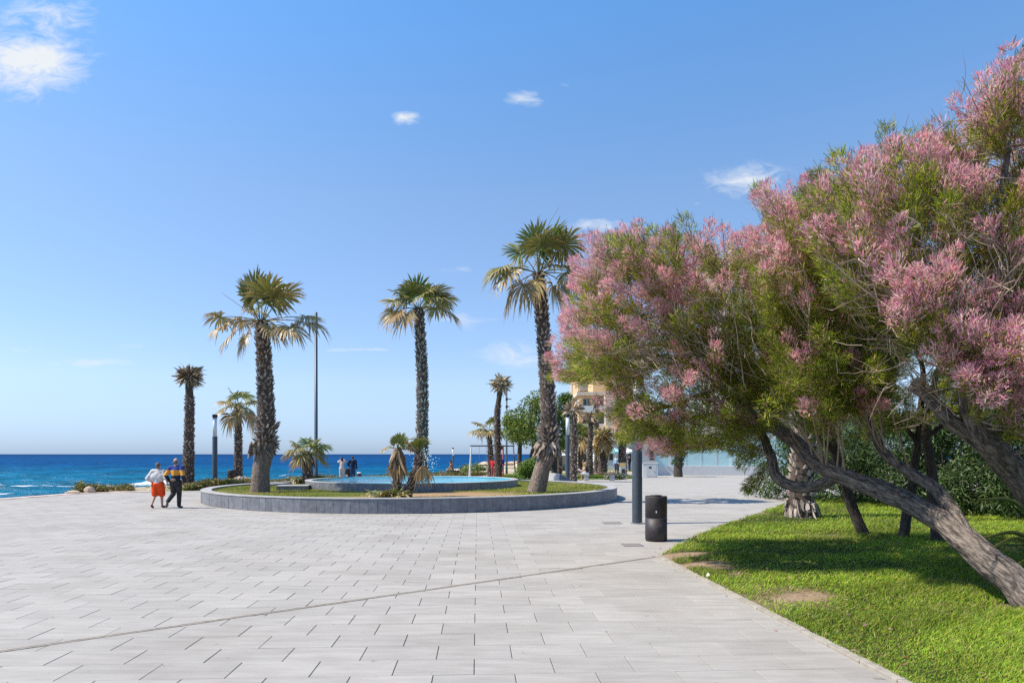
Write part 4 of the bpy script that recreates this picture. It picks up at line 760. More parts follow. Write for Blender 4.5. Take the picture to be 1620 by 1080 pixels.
# ================================================================== TAMARISKS
PINKS = np.array([(.92, .44, .51), (.93, .55, .58), (.90, .38, .48), (.94, .70, .66), (.93, .64, .55), (.84, .34, .48)])
GREENS = np.array([(.24, .30, .024), (.34, .40, .035), (.15, .21, .02), (.44, .47, .06), (.09, .14, .018)])
def tamarisk(label, limbs, regions, seed, barkm='bark', twigs=(), name='tamarisk_tree', boost=1.0, focus=(1300, 720, 12)):
    """limbs: lists of (px,py,Y,r) - first point of the first one is the foot.  regions: (polygon px, Y0, Y1, n plumes, flower probability fn)"""
    rg = np.random.default_rng(seed); foot = P(*limbs[0][0][:3]); foot.z = min(foot.z, 0) if abs(foot.z) < .35 else foot.z
    e = empty(name, foot, label=label, cat='tree', group='pink flowering tamarisk trees on the lawn'); f0 = np.array(tuple(foot)); SK = []; SR = []
    for j, L in enumerate(limbs):
        pts = [np.array(tuple(P(x, y, Y))) - f0 for (x, y, Y, r) in L]; O, Q = spline(pts, [q[3] * .82 for q in L], .045)
        if j == 0: O[0, 2] -= .08
        nz = np.stack([sines(np.arange(len(O)) * .06 + 9 * k, 0 * np.arange(len(O)), 3.0, 3, seed + k + j) for k in range(3)], -1); O = O + nz * .016 * np.minimum(1, np.arange(len(O)) / 8)[:, None]
        V, F, T = tube_np(O, Q, 44 if Q[0] > .08 else 14, .075, seed + j); link('trunk' if j == 0 else 'limb', mesh_np('trunk', V, F, M[barkm], uvw=T, smooth=True), e)
        k = Q < .135; SK.append(O[k]); SR.append(Q[k])
    FC_ = np.array(tuple(P(*focus))) - f0
    SK = np.concatenate(SK); SR = np.concatenate(SR); tw = []; gp, bp_ = [], []; ndl = []
    for (poly, Y0, Y1, n, pf) in regions:
        pl = np.array(poly, float); x0, y0 = pl.min(0); x1, y1 = pl.max(0); pts = []
        tries = 0
        while len(pts) < n and tries < n * 60:
            tries += 1; x, y = rg.uniform(x0, x1), rg.uniform(y0, y1)
            if not inpoly(np.array([x]), np.array([y]), poly)[0]: continue
            q = rg.uniform(-1, 1); Y = (Y0 + Y1) / 2 + (Y1 - Y0) / 2 * q
            p = np.array(tuple(P(x, y, Y))) - f0
            if pts and min(np.linalg.norm(p - o[0]) for o in pts) < .19: continue
            pts.append((p, x, y))
        for (p, x, y) in pts:
            i = np.argmin(np.linalg.norm(SK - p, axis=1) + rg.uniform(0, .5, len(SK))); st = SK[i]; dv = p - st; D = np.linalg.norm(dv) + 1e-6
            axd = unit(unit(p - FC_) * .9 + dv / D * .35 + np.array([-.10, -.05, .12]) + rg.normal(0, .27, 3)); LP = rg.uniform(.5, .95)
            # twig from the limb to the plume and on along its axis
            md = st + dv * .55 + np.array([0, 0, .12 * D]) + rg.normal(0, .06 * min(1, D), 3); rb = min(SR[i] * .5, .008 + .004 * D)
            if D < 1.9: V, F, _ = tube_np(np.array([st, (st + md) / 2 + rg.normal(0, .03, 3), md, p, p + axd * LP * .6]), np.linspace(rb, .003, 5), 4); tw.append((V, F))
            flower = rg.random() < pf(x, y); m = int(640 * boost * rg.uniform(.7, 1.2)); t = rg.random(m) ** .75; ph = rg.normal(size=(m, 3)); ph = ph - axd * (ph @ axd)[:, None]; ph = unit(ph)
            curl = unit(np.cross(axd, rg.normal(size=3))) * rg.uniform(.0, .18)
            env = .185 * (.30 + .70 * t) * np.sqrt(np.clip(1 - t ** 5, .02, 1)) * rg.uniform(.8, 1.25)
            axp = lambda tt: p + axd * ((tt - .55) * LP)[:, None] + curl * (tt ** 2)[:, None]
            b0 = axp(t) + ph * (env * rg.random(m) ** .6)[:, None]
            lobes = np.sin(b0 @ rg.normal(0, 22, 3)) + np.sin(b0 @ rg.normal(0, 22, 3)); keep = lobes > -.45; b0, t, ph = b0[keep], t[keep], ph[keep]; m = len(b0)
            d = unit(axd * .95 + ph * .5 + rg.normal(0, .3, (m, 3)) + np.array([0, 0, .08]))
            nt_ = 16; t0 = np.sort(rg.random(nt_)) * .55; q0 = axp(t0); t1v = np.clip(t0 + rg.uniform(.25, .6, nt_), 0, 1); ph2 = rg.normal(size=(nt_, 3)); q1 = axp(t1v) + unit(ph2 - axd * (ph2 @ axd)[:, None]) * (.13 * t1v)[:, None]
            dq = q1 - q0; Lq = np.linalg.norm(dq, axis=1); V, F, cq = strips(q0, unit(dq), Lq, rg.uniform(.004, .008, nt_), rg.normal(0, .03, (nt_, 3)), (1, .8, .4), np.array([(.30, .23, .16)]) * rg.uniform(.5, 1.5, (nt_, 1)), rg); gp.append((V, F, cq))
            fl = np.zeros(m, bool)
            if flower: fl = rg.random(m) < np.clip((t - .30) * 2.4, 0, .92)
            else: fl = rg.random(m) < .03
            g = ~fl; hue = rg.uniform(.75, 1.25)
            if g.any():
                c = GREENS[rg.integers(0, 5, g.sum())] * rg.uniform(.7, 1.3, (g.sum(), 1)) * hue * np.array([1.0 if not flower else 1.15, 1, 1]); br = rg.random(g.sum()) < .10; c[br] = np.array([.22, .16, .09])
                gp.append(strips(b0[g], d[g], rg.uniform(.05, .105, g.sum()), rg.uniform(.006, .011, g.sum()), rg.normal(0, .018, (g.sum(), 3)) + np.array([0, 0, -.008]), (1, .5), c, rg))
            if fl.any():
                c = PINKS[rg.integers(0, 6, fl.sum())] * rg.uniform(.8, 1.2, (fl.sum(), 1)) * (.85 + .25 * (hue - 1)); c = np.clip(c, 0, .9)
                bp_.append(strips(b0[fl], d[fl], rg.uniform(.03, .065, fl.sum()), rg.uniform(.008, .014, fl.sum()), rg.normal(0, .012, (fl.sum(), 3)) + np.array([0, 0, .008]), (1, .7), c, rg))
    for (ax, ay, aY, bx, by, bY, n, sp) in twigs:                 # bundles of bare twigs
        a = np.array(tuple(P(ax, ay, aY))) - f0; b = np.array(tuple(P(bx, by, bY))) - f0; D = np.linalg.norm(b - a)
        for _ in range(max(4, int(n * .42))):
            s0 = a + (b - a) * rg.uniform(0, .45) + rg.normal(0, .10, 3); t1_ = a + (b - a) * rg.uniform(.55, 1.05) + rg.normal(0, sp * 1.5, 3); mid = (s0 + t1_) / 2 + rg.normal(0, .13, 3) + np.array([0, 0, .06 * D])
            c_, _q = spline([s0, mid, t1_], [1, 1, 1], .1); c_ = c_ + rg.normal(0, .008, c_.shape); V, F, _q = tube_np(c_, np.linspace(rg.uniform(.005, .011), .002, len(c_)), 4); tw.append((V, F))
            for _k in range(4):                                   # side shoots
                i_ = rg.integers(len(c_) // 3, len(c_)); dq = unit(unit(t1_ - mid) + rg.normal(0, .55, 3)); Ls = rg.uniform(.12, .35); V, F, _q = tube_np(np.array([c_[i_], c_[i_] + dq * Ls * .5 + rg.normal(0, .02, 3), c_[i_] + dq * Ls + np.array([0, 0, .04])]), np.array([.004, .003, .0015]), 3); tw.append((V, F))
    V, F, _ = cat_np(tw); link('twigs', mesh_np('twigs', V, F, M['twig']), e, kind='stuff')
    V, F, cc = cat_np(gp); link('crown', mesh_np('crown', V, F, M['needle'], col=cc), e)
    if bp_: V, F, cc = cat_np(bp_); link('blossom', mesh_np('blossom', V, F, M['petal'], col=cc), e, kind='stuff')
    return e
def pf1(x, y):
    v = .45
    if y < 480: v = .80
    if x < 960: v = .78
    if y > 640: v = .34
    if x > 1110 and y > 480: v = .12
    return v
def pf2(x, y):
    v = .76 if y < 400 else .55
    if x < 1330 and y > 460: v = .2
    return v
tamarisk('tamarisk with long low leaning trunk, its pink crown reaching farthest left', [
    [(1652, 972, 7.65, .25), (1600, 915, 8.0, .215), (1540, 862, 8.5, .20), (1490, 822, 9, .185), (1430, 792, 9.5, .17), (1370, 768, 10, .165), (1310, 742, 10.5, .155), (1275, 718, 11, .14), (1245, 690, 11.3, .13), (1190, 658, 11.6, .10), (1140, 610, 11.8, .085), (1095, 560, 12, .065), (1070, 500, 12, .05), (1075, 430, 12, .03)],
    [(1330, 752, 10.4, .11), (1285, 768, 10.7, .10), (1250, 768, 11, .10), (1224, 752, 11.2, .10), (1217, 715, 11.4, .09), (1200, 680, 11.7, .07), (1150, 655, 12, .05), (1080, 660, 12.2, .03)],
    [(1535, 858, 8.55, .11), (1512, 812, 8.9, .10), (1480, 775, 9.3, .095), (1425, 738, 9.8, .085), (1390, 705, 10.2, .075), (1372, 660, 10.5, .06), (1330, 560, 10.8, .05), (1285, 450, 11, .035), (1250, 340, 11.2, .02)],
    [(1095, 560, 12, .05), (1040, 545, 11.8, .035), (980, 555, 11.6, .025), (925, 575, 11.5, .015)], [(1140, 610, 11.8, .06), (1070, 640, 12, .04), (990, 650, 12.1, .025)], [(1190, 658, 11.6, .07), (1175, 560, 12.2, .05), (1140, 450, 12.5, .03), (1120, 390, 12.6, .02)], [(1070, 500, 12, .04), (1000, 430, 12, .03), (960, 400, 12, .015)]],
    [([(888, 540), (905, 480), (930, 405), (975, 375), (1020, 362), (1100, 378), (1160, 380), (1210, 420), (1240, 500), (1230, 620), (1205, 690), (1140, 700), (1075, 715), (1000, 690), (965, 650), (940, 600), (888, 600)], 10.0, 13.4, 470, pf1),
     ([(1190, 400), (1205, 315), (1250, 300), (1330, 305), (1420, 400), (1410, 600), (1300, 660), (1235, 620)], 8.9, 12.0, 270, pf1), ([(1165, 690), (1200, 690), (1205, 760), (1180, 765)], 11.2, 11.8, 7, lambda x, y: 0), ([(1290, 595), (1400, 595), (1400, 645), (1300, 650)], 9.2, 9.7, 14, lambda x, y: .1)], 301,
    twigs=[(1095, 575, 10.6, 925, 560, 9.75, 34, .13), (1090, 570, 10.6, 975, 530, 9.8, 20, .13), (1185, 655, 10.9, 1010, 600, 9.8, 30, .2), (1150, 620, 10.6, 1060, 440, 9.8, 22, .22), (1160, 600, 10.4, 1130, 400, 9.8, 16, .2), (1230, 610, 10.2, 1120, 470, 9.7, 18, .2), (1300, 560, 9.2, 1215, 400, 8.7, 16, .2), (1380, 690, 10, 1240, 560, 10.0, 14, .2), (1250, 640, 10.6, 1330, 610, 9.8, 16, .15)], focus=(1250, 690, 11.6))
tamarisk('tamarisk at the right edge with upright forked trunk and the highest pink crown', [
    [(1700, 939, 8.8, .25), (1665, 840, 8.6, .22), (1620, 762, 8.4, .195), (1565, 705, 8.2, .17), (1535, 650, 8.1, .13), (1532, 570, 8.0, .09), (1560, 450, 8.0, .06), (1590, 250, 8, .035), (1600, 150, 8, .02)],
    [(1590, 735, 8.3, .13), (1540, 690, 8.2, .115), (1500, 665, 8.2, .10), (1465, 625, 8.25, .085), (1440, 612, 8.3, .07)],
    [(1532, 570, 8.0, .08), (1470, 480, 8.2, .055), (1400, 370, 8.5, .035), (1350, 290, 8.7, .02)], [(1545, 600, 8.0, .06), (1620, 480, 7.8, .045), (1700, 350, 7.8, .03)], [(1470, 480, 8.2, .045), (1380, 470, 8.3, .03), (1310, 460, 8.4, .02)]],
    [([(1300, 290), (1400, 240), (1450, 222), (1520, 235), (1550, 165), (1590, 120), (1660, 110), (1800, 200), (1800, 600), (1640, 610), (1575, 590), (1510, 565), (1430, 545), (1350, 500), (1290, 400)], 7.3, 9.6, 480, pf2), ([(1570, 610), (1640, 600), (1780, 640), (1780, 740), (1650, 715), (1590, 665)], 7.3, 8.3, 26, pf2), ([(1500, 530), (1600, 520), (1640, 620), (1545, 632), (1510, 590)], 6.9, 7.5, 26, lambda x, y: .97), ([(1415, 430), (1490, 430), (1495, 510), (1430, 510)], 6.9, 7.4, 13, lambda x, y: .97)], 302,
    twigs=[(1440, 520, 7.6, 1330, 400, 7.1, 22, .18), (1500, 470, 7.5, 1420, 340, 7.05, 22, .18), (1600, 480, 7.3, 1530, 330, 7.0, 22, .2), (1560, 560, 7.5, 1500, 450, 7.0, 16, .16), (1520, 640, 8, 1420, 560, 7.7, 26, .14), (1530, 600, 8, 1450, 500, 7.7, 18, .18), (1540, 560, 7.8, 1610, 420, 7.4, 22, .2), (1500, 600, 7.9, 1330, 545, 7.8, 18, .15), (1500, 660, 8.1, 1400, 640, 7.8, 16, .08), (1580, 300, 7.9, 1540, 180, 7.8, 12, .15)], boost=1.0, focus=(1580, 690, 8.2))
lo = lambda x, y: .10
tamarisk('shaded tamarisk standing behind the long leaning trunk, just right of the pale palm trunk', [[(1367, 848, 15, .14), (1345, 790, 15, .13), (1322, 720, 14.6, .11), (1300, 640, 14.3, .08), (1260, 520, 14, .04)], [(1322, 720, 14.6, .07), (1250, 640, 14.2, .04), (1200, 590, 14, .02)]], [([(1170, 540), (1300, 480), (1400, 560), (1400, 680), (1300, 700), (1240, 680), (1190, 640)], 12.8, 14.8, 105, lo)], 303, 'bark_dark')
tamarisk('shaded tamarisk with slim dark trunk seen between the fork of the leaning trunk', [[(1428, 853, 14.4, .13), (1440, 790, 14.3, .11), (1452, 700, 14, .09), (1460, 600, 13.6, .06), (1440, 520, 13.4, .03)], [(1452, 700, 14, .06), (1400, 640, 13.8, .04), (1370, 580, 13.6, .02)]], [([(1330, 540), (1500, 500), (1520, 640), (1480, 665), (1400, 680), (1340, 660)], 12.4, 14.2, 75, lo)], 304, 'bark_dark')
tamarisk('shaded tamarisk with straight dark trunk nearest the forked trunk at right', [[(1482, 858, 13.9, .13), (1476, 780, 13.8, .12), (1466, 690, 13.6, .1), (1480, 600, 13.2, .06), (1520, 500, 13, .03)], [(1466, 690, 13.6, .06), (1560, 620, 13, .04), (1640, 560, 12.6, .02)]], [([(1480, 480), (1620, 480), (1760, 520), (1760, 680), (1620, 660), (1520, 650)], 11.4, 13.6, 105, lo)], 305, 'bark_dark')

# flax clump leaning in from the right
e = empty('flax_plant', (7.55, 9.2, 0), label='strap leaved flax with yellow striped blades at the right edge of the lawn', cat='plant'); r = np.random.default_rng(5)
for (x, y, Y) in ((1548, 790, 8.9), (1552, 852, 9.0), (1565, 868, 8.8), (1590, 905, 8.9), (1610, 720, 9.2), (1680, 640, 9.4), (1720, 600, 9), (1640, 800, 8.5), (1760, 640, 8.6), (1600, 660, 9.6)):
    tip = P(x, y, Y) - Vector((7.55, 9.2, 0)); b = Vector((r.uniform(-.1, .1), r.uniform(-.1, .1), .0)); mid = b.lerp(tip, .55) + Vector((0, 0, .22 * tip.length)); pts, _q = spline([b, mid, tip], [1, 1, 1], .1); n_ = len(pts); t = np.linspace(0, 1, n_)
    T = unit(np.gradient(pts, axis=0)); sd_ = unit(np.cross(T, [.2, 1.0, .35])); wd = (.045 * np.clip(1.2 - t, .05, 1) ** .6)[:, None]; off = [-1, -.72, 0, .72, 1]; up = np.cross(sd_, T)
    V = np.stack([pts + sd_ * wd * o + up * (.012 * abs(o)) for o in off], 1).reshape(-1, 3); F = np.array([[i * 5 + j, i * 5 + j + 1, i * 5 + j + 6, i * 5 + j + 5] for i in range(n_ - 1) for j in range(4)]); cy, cg = np.array([.50, .42, .10]), np.array([.11, .17, .04])
    # yellow margins as their own strips of the blade
    col = np.tile(np.stack([cy, cy * .9, cg, cg, cy]), (n_, 1)); link('blade', mesh_np('blade', V, F, M['leaf'], col=col, smooth=True), e)

# ================================================================== COAST: scrub and rocks
def rock_mesh(s, seed):
    r = np.random.default_rng(seed); n, m = 14, 9; V = []
    for i in range(m):
        ph = math.pi * (i + .5) / m
        for j in range(n):
            a = 2 * math.pi * j / n; v = np.array([math.sin(ph) * math.cos(a), math.sin(ph) * math.sin(a), math.cos(ph)]); k = 1 + .16 * math.sin(3 * v[0] + seed) + .14 * math.sin(4 * v[1] + 2 * v[2] + seed * 2) + .06 * r.normal(); V.append(v * k * np.array(s))
    I = np.arange(m - 1)[:, None] * n + np.arange(n)[None]; J = np.arange(m - 1)[:, None] * n + (np.arange(n)[None] + 1) % n; F = [tuple(q) for q in np.stack([I, I + n, J + n, J], -1).reshape(-1, 4)] + [tuple(range(n)), tuple(reversed(range((m - 1) * n, m * n)))]
    me = bpy.data.meshes.new('rock'); me.from_pydata([tuple(v) for v in V], [], F); me.materials.append(M['rock']); me.update(); return me
def rock(label, loc, s, seed, rz=0): link('boulder', rock_mesh(s, seed), None, loc, (0, 0, rz), label=label, cat='rock', group='boulders along the shore edge')
rock('tan boulder at the left tip of the coastal scrub', (-19.75, 31.9, .08), (.27, .23, .2), 1); rock('flat pale boulder lying left of the rounder tan boulder', (-20.3, 31.6, .02), (.36, .26, .09), 2, .3); rock('small pale stone in the low grass left of the walkers', (-17.6, 33.4, .03), (.22, .16, .1), 3)
rock('golden tan boulder beside the dark bin, behind the stout palm', (-15.1, 38.4, .2), (.5, .4, .36), 4, .5)
rr = random.Random(12)
for i, (x, y, s) in enumerate(((-8.6, 107, 1.0), (-7.0, 108.5, .8), (-4.6, 109, 1.1), (-2.2, 111, .9), (.4, 113, 1.2), (3.0, 114, 1.0), (-10.0, 105, .8), (5.5, 112, 1.3), (8.5, 111, 1.2), (3, 92, 1.0), (5.2, 88, 1.3), (1.2, 96, .8))):
    rock(['low brown rock on the sandy point, leftmost of the far rocks', 'low brown rock second from left on the far sandy point', 'low brown rock third from left on the far sandy point', 'low brown rock fourth from left on the far sandy point', 'low brown rock behind the swing frame on the far point', 'low brown rock right of the swing frame on the far point', 'half sunk brown rock at the waterline of the far point', 'broad pale rock behind the leafy tree trunk', 'broad pale rock farthest right on the far point', 'pale rock nearest the right leg of the swing frame', 'large pale rock before the leafy trees', 'small pale rock behind the crownless palm by the swing'][i], (x, y, float(ground_z(np.array(x), np.array(y))) + .15 * s), (1.5 * s, 1.0 * s, .45 * s), 20 + i, rr.uniform(0, 3))
n = 26000; t = rng.random(n); px_, py_ = [], []
L = np.array([(-20.2, 31.9), (-18.3, 33.4), (-16.2, 34.6), (-14.3, 36.8), (-13.2, 41), (-10.5, 47.2), (-4.5, 55.2), (-2, 58.5)]); seg = np.linspace(0, 1, len(L)); off = np.abs(rng.normal(0, 1.3, n)); tx = np.interp(t, seg, L[:, 0]) - off * .75 + rng.normal(0, .1, n); ty = np.interp(t, seg, L[:, 1]) + off * .6
cl_ = sines(tx, ty, .9, 4, 44); k = (cl_ > -.5); tx, ty, cl_ = tx[k], ty[k], cl_[k]; tz = ground_z(tx, ty); m = len(tx); hgt = np.clip(.26 + .17 * cl_, .10, .65); p0 = np.stack([tx, ty, tz + rng.random(m) * hgt * .8], -1); d = unit(np.stack([rng.normal(0, .7, m), rng.normal(0, .7, m), rng.uniform(.3, 1, m)], -1))
c = np.array([(.12, .15, .03), (.20, .20, .04), (.08, .11, .025), (.24, .13, .06), (.30, .26, .12)])[rng.integers(0, 5, m)] * rng.uniform(.6, 1.4, (m, 1)); V, F, cc = strips(p0, d, rng.uniform(.1, .25, m), .05 * rng.uniform(.6, 1.4, m), rng.normal(0, .04, (m, 3)), (.5, 1, .2), c)
link('coastal_scrub', mesh_np('coastal_scrub', V, F, M['leaf'], col=cc), label='low green and rusty coastal scrub along the sea edge of the plaza', cat='scrub', kind='stuff')
for i, (x, y, s, lab) in enumerate(((-9.3, 77, 1.6, 'low green mound bush left of the seated man'), (-4.0, 76, 1.6, 'low green mound bush behind the swing frame'), (-15.6, 58, 1.5, 'low green mound on the shore behind the pool'), (4.2, 78, 1.5, 'low green mound bush right of the swing frame'))):
    rg = np.random.default_rng(70 + i); z = float(ground_z(np.array(x), np.array(y))); e = empty('mound_bush', (x, y, z), label=lab, cat='bush', group='low mound bushes on the shore'); cs = np.stack([rg.uniform(-1, 1, 9) * s, rg.uniform(-.6, .6, 9) * s, rg.uniform(0, .5, 9) * s * .6], -1); V, F, cc = leaves(cs, rg.uniform(.35, .6, 9) * s * .8, 1800, .2, [(.12, .19, .04), (.17, .24, .06), (.08, .13, .03)], rg); link('foliage', mesh_np('foliage', V, F, M['leaf'], col=cc), e)

# ================================================================== STREET FURNITURE
M['lampglass'] = mat('lampglass', (.62, .66, .68), .25, spec=.6)
def bollard_lamp(loc, label, H=4.0, r=.13):
    e = empty('bollard_lamp', loc, label=label, cat='lamp', group='tall bollard lamps')
    MB().lathe([(r, 0), (r, .02), (r, H * .70), (r * .97, H * .70 + .01)], 24).build('post', M['post'], e, smooth=True)
    MB().lathe([(r * .80, H * .705), (r * .80, H * .955)], 24).build('diffuser', M['lampglass'], e, smooth=True)
    MB().lathe([(r * 1.02, H * .956), (r * 1.02, H * .99), (r * .9, H)], 24).build('cap', M['black'], e, smooth=True)
    MB().lathe([(r * 1.35, .0), (r * 1.35, .02), (r * 1.02, .026)], 24).build('base_plate', M['steel'], e)
    for i in range(4): MB().lathe([(.014, .02), (.014, .045), (.006, .05)], 8, c=(r * 1.2 * math.cos(i * 1.57 + .6), r * 1.2 * math.sin(i * 1.57 + .6), 0)).build('bolt', M['steel'], e)
    return e
p = G(340, 771); bollard_lamp((p.x, p.y, -.02), 'dark bollard lamp by the sea scrub, right of the walkers', 3.95)
p = G(1008, 828); bollard_lamp((p.x, p.y, 0), 'dark lamp post beside the litter bin, its top hidden in pink blossom', 3.9)
bollard_lamp(((898 - 810) / 1080 * 39, 39, 0), 'dark bollard lamp beside the bench, right of the tallest palm', 4.1)
x_ = (716.5 - 810) / 1080 * 103; bollard_lamp((x_, 103, float(ground_z(np.array(x_), np.array(103.0)))), 'thin distant bollard lamp behind the seated man', 3.95, .15)
def street_lamp(loc, H, r, label, arm):
    e = empty('street_lamp', loc, label=label, cat='street lamp', group='slender street lamps')
    MB().lathe([(r * 1.25, 0), (r * 1.2, .6), (r, .65), (r * .8, H)], 16).build('pole', M['post'], e, smooth=True)
    for (z, L, s) in arm: 
        h = MB(); h.box((s * L / 2, 0, z), (L, .22, .07)); h.build('lamp_head', M['black'], e, bevel=.015); MB().lathe([(r * 1.15, z - .12), (r * 1.15, z + .12)], 12).build('bracket', M['black'], e)
street_lamp(((500 - 810) / 1080 * 44, 44, -.03), 10.95, .115, 'tall slender dark street lamp left of the pool', [(10.2, .85, -1)])
street_lamp(((801.5 - 810) / 1080 * 64, 64, -.05), 7.9, .09, 'thin dark street lamp behind the crownless palm by the swing', [(7.0, .45, 1), (6.3, .3, 1)])
def litter_bin(loc, label, r=.225, H=.95, group='dark cylindrical litter bins'):
    e = empty('litter_bin', loc, rz=.3, label=label, cat='litter bin', group=group); b = MB().lathe([(r * .93, .0), (r * .95, .03), (r, .035), (r, H * .495)], 40); b.build('lower_drum', M['bin'], e, smooth=True)
    MB().lathe([(r * .985, H * .495), (r * .985, H * .507)], 40).build('seam_band', M['steel'], e, smooth=True)
    MB().lathe([(r, H * .507), (r, H * .965), (r * .985, H * .98), (r * .90, H * .98), (r * .88, H * .90), (.02, H * .90)], 40).build('upper_drum', M['bin'], e, smooth=True)
    MB().lathe([(r * .5, H * .975), (r * .52, H), (r * .25, H * 1.005), (.01, H * 1.006)], 24).build('ash_plate', M['bin'], e, smooth=True); MB().box((0, 0, H * .955), (r * 1.8, .04, .02)).build('lid_bar', M['black'], e)
    MB().box((r * math.cos(R(-118)), r * math.sin(R(-118)), H * .65), (.004, .022, .045), rz=R(-118)).build('sticker', M['white'], e); return e
p = G(1038, 855); litter_bin((p.x, p.y, .0), 'dark cylindrical litter bin at the lawn corner in front of the lamp post')
litter_bin((-15.8, 38.6, -.04), 'dark litter bin on the scrub beside the golden boulder', .27, .95)
litter_bin(((552 - 810) / 1080 * 47.0, 47.0, -.03), 'dark litter bin at the knees of the man gazing at the sea', .26, .85)
# sloping concrete seat block
e = empty('concrete_ramp', (0, 0, 0), label='grey concrete block with sloping end behind the right palm', cat='concrete block')
A0, B0, C0, D0 = G(885, 769), Vector((2.12, 39.6, 0)), G(912, 768.5), Vector((3.2, 40.4, 0)); z1 = .72
mb = MB(); up = Vector((0, 0, z1)); lo_ = Vector((0, 0, .2)); mb.add([A0, B0, D0, C0, A0 + up, B0 + up, D0 + lo_, C0 + lo_], [(0, 3, 2, 1), (0, 1, 5, 4), (1, 2, 6, 5), (2, 3, 7, 6), (3, 0, 4, 7), (4, 5, 6, 7)]); mb.build('block', M['concrete'], e); 
mb = MB(); k3 = .004; mb.add([A0 + Vector((-.0, -k3, 0)), C0 + Vector((0, -k3, 0)), C0 + lo_ + Vector((0, -k3, -.01)), A0 + up + Vector((0, -k3, -.01)), A0 + Vector((0, -.02, 0)), C0 + Vector((0, -.02, 0)), C0 + lo_ + Vector((0, -.02, -.01)), A0 + up + Vector((0, -.02, -.01))], [(4, 5, 6, 7), (0, 4, 7, 3), (1, 2, 6, 5), (3, 7, 6, 2)]); mb.build('shade_facing', M['cladding'], e)  # thin dark sheet paints the shade on the block's right-hand sloping face
# bench
def bench(loc, L, label, rz=0):
    e = empty('park_bench', loc, rz, label=label, cat='bench'); mb = MB()
    for i in range(4): MB().box((0, -.19 + i * .125, .47), (L, .11, .05)).build('seat_slat', M['wood'], e, bevel=.006)
    for s in (-1, 1): MB().box((s * (L / 2 - .18), 0, .22), (.3, .42, .44)).build('leg', M['concrete'], e, bevel=.01)
    return e
M['wood'] = mat('wood', (.13, .06, .035), .6, (.2, .1, .06), 3, .2, 20, stretch=(1, 12, 12))
bench(((948 - 810) / 1080 * 46.2, 46.2, .014), 2.1, 'long wooden bench on two concrete blocks beyond the planter')
e = empty('stone_bench', ((717.5 - 810) / 1080 * 57.5, 57.5, -.03), label='dark stone bench block under the seated shirtless person', cat='bench'); MB().box((0, 0, .19), (.9, .45, .38)).build('plinth', M['bin'], e, bevel=.02); MB().box((0, 0, .415), (.98, .52, .07)).build('seat', M['bin'], e, bevel=.02)
# utility cabinet
p = G(1028, 755); e = empty('utility_cabinet', (p.x, p.y, 0), R(-6), label='white utility cabinet with grey metal door beyond the paving', cat='cabinet')
MB().box((0, 0, .55), (1.15, .55, 1.1)).build('housing', M['white'], e, bevel=.02); MB().box((0, 0, 1.12), (1.24, .64, .05)).build('lid', M['white'], e, bevel=.01)
M['greydoor'] = mat('greydoor', (.45, .47, .47), .5, (.52, .53, .53), 8); d_ = MB().box((.08, -.285, .55), (.72, .022, .84)).build('door', M['greydoor'], e); MB().box((.0, -.3, .78), (.2, .012, .14)).build('plate', M['black'], d_); MB().box((.3, -.31, .5), (.03, .03, .14)).build('handle', M['steel'], d_)
# small notice bin
e = empty('notice_bin', ((985 - 810) / 1080 * 51, 51, 0), label='white slim bin with orange notice beside the far verge', cat='bin'); MB().box((0, 0, .42), (.42, .3, .84)).build('frame', M['white'], e); MB().lathe([(.13, .05), (.13, .7)], 14, c=(.03, -.16, 0)).build('container', M['black'], e); M['notice'] = mat('notice', (.55, .33, .08), .6, (.7, .55, .25), 14); MB().box((0, -.0, 1.02), (.46, .05, .28)).build('notice_board', M['notice'], e)
# swing frame
e = empty('swing_frame', (0, 0, 0), label='white legged swing frame with dark top beam on the sand', cat='swing'); Y = 55; xl, xr = (745.5 - 810) / 1080 * Y, (812 - 810) / 1080 * Y; zt = CAMH + 13 / 1080 * Y
for s in (-1, 1):
    MB().tube([(xl - .12, Y + s * .8, -.03), (xl, Y, zt)], [.05, .045], 10).build('leg', M['white'], e); MB().tube([(xr + .18, Y + s * .8, -.03), (xr, Y, zt)], [.055, .05], 10).build('leg', M['wood'] if s < 0 else M['white'], e)
MB().tube([(xl - .1, Y, zt), (xr + .1, Y, zt)], [.055, .055], 10).build('top_beam', M['post'], e); mb = MB()
for xx in (xl + .65, xl + 1.2):
    MB().tube([(xx, Y, zt), (xx, Y, .95)], [.012, .012], 5).build('chain', M['steel'], e)
MB().box((xl + .92, Y, .93), (.6, .22, .05)).build('swing_seat', M['black'], e)
e = empty('climbing_post', (-.72, 55.6, 0), label='red playground post with dark panel beside the swing frame', cat='play frame'); MB().tube([(0, 0, -.03), (0, 0, 2.45)], [.06, .06], 10).build('post', M['orange_metal'], e); MB().box((-.2, 0, 2.3), (.4, .1, .28)).build('panel', M['post'], e); MB().tube([(-.45, 0, -.03), (-.45, 0, 2.42)], [.05, .05], 8).build('post', M['post'], e)
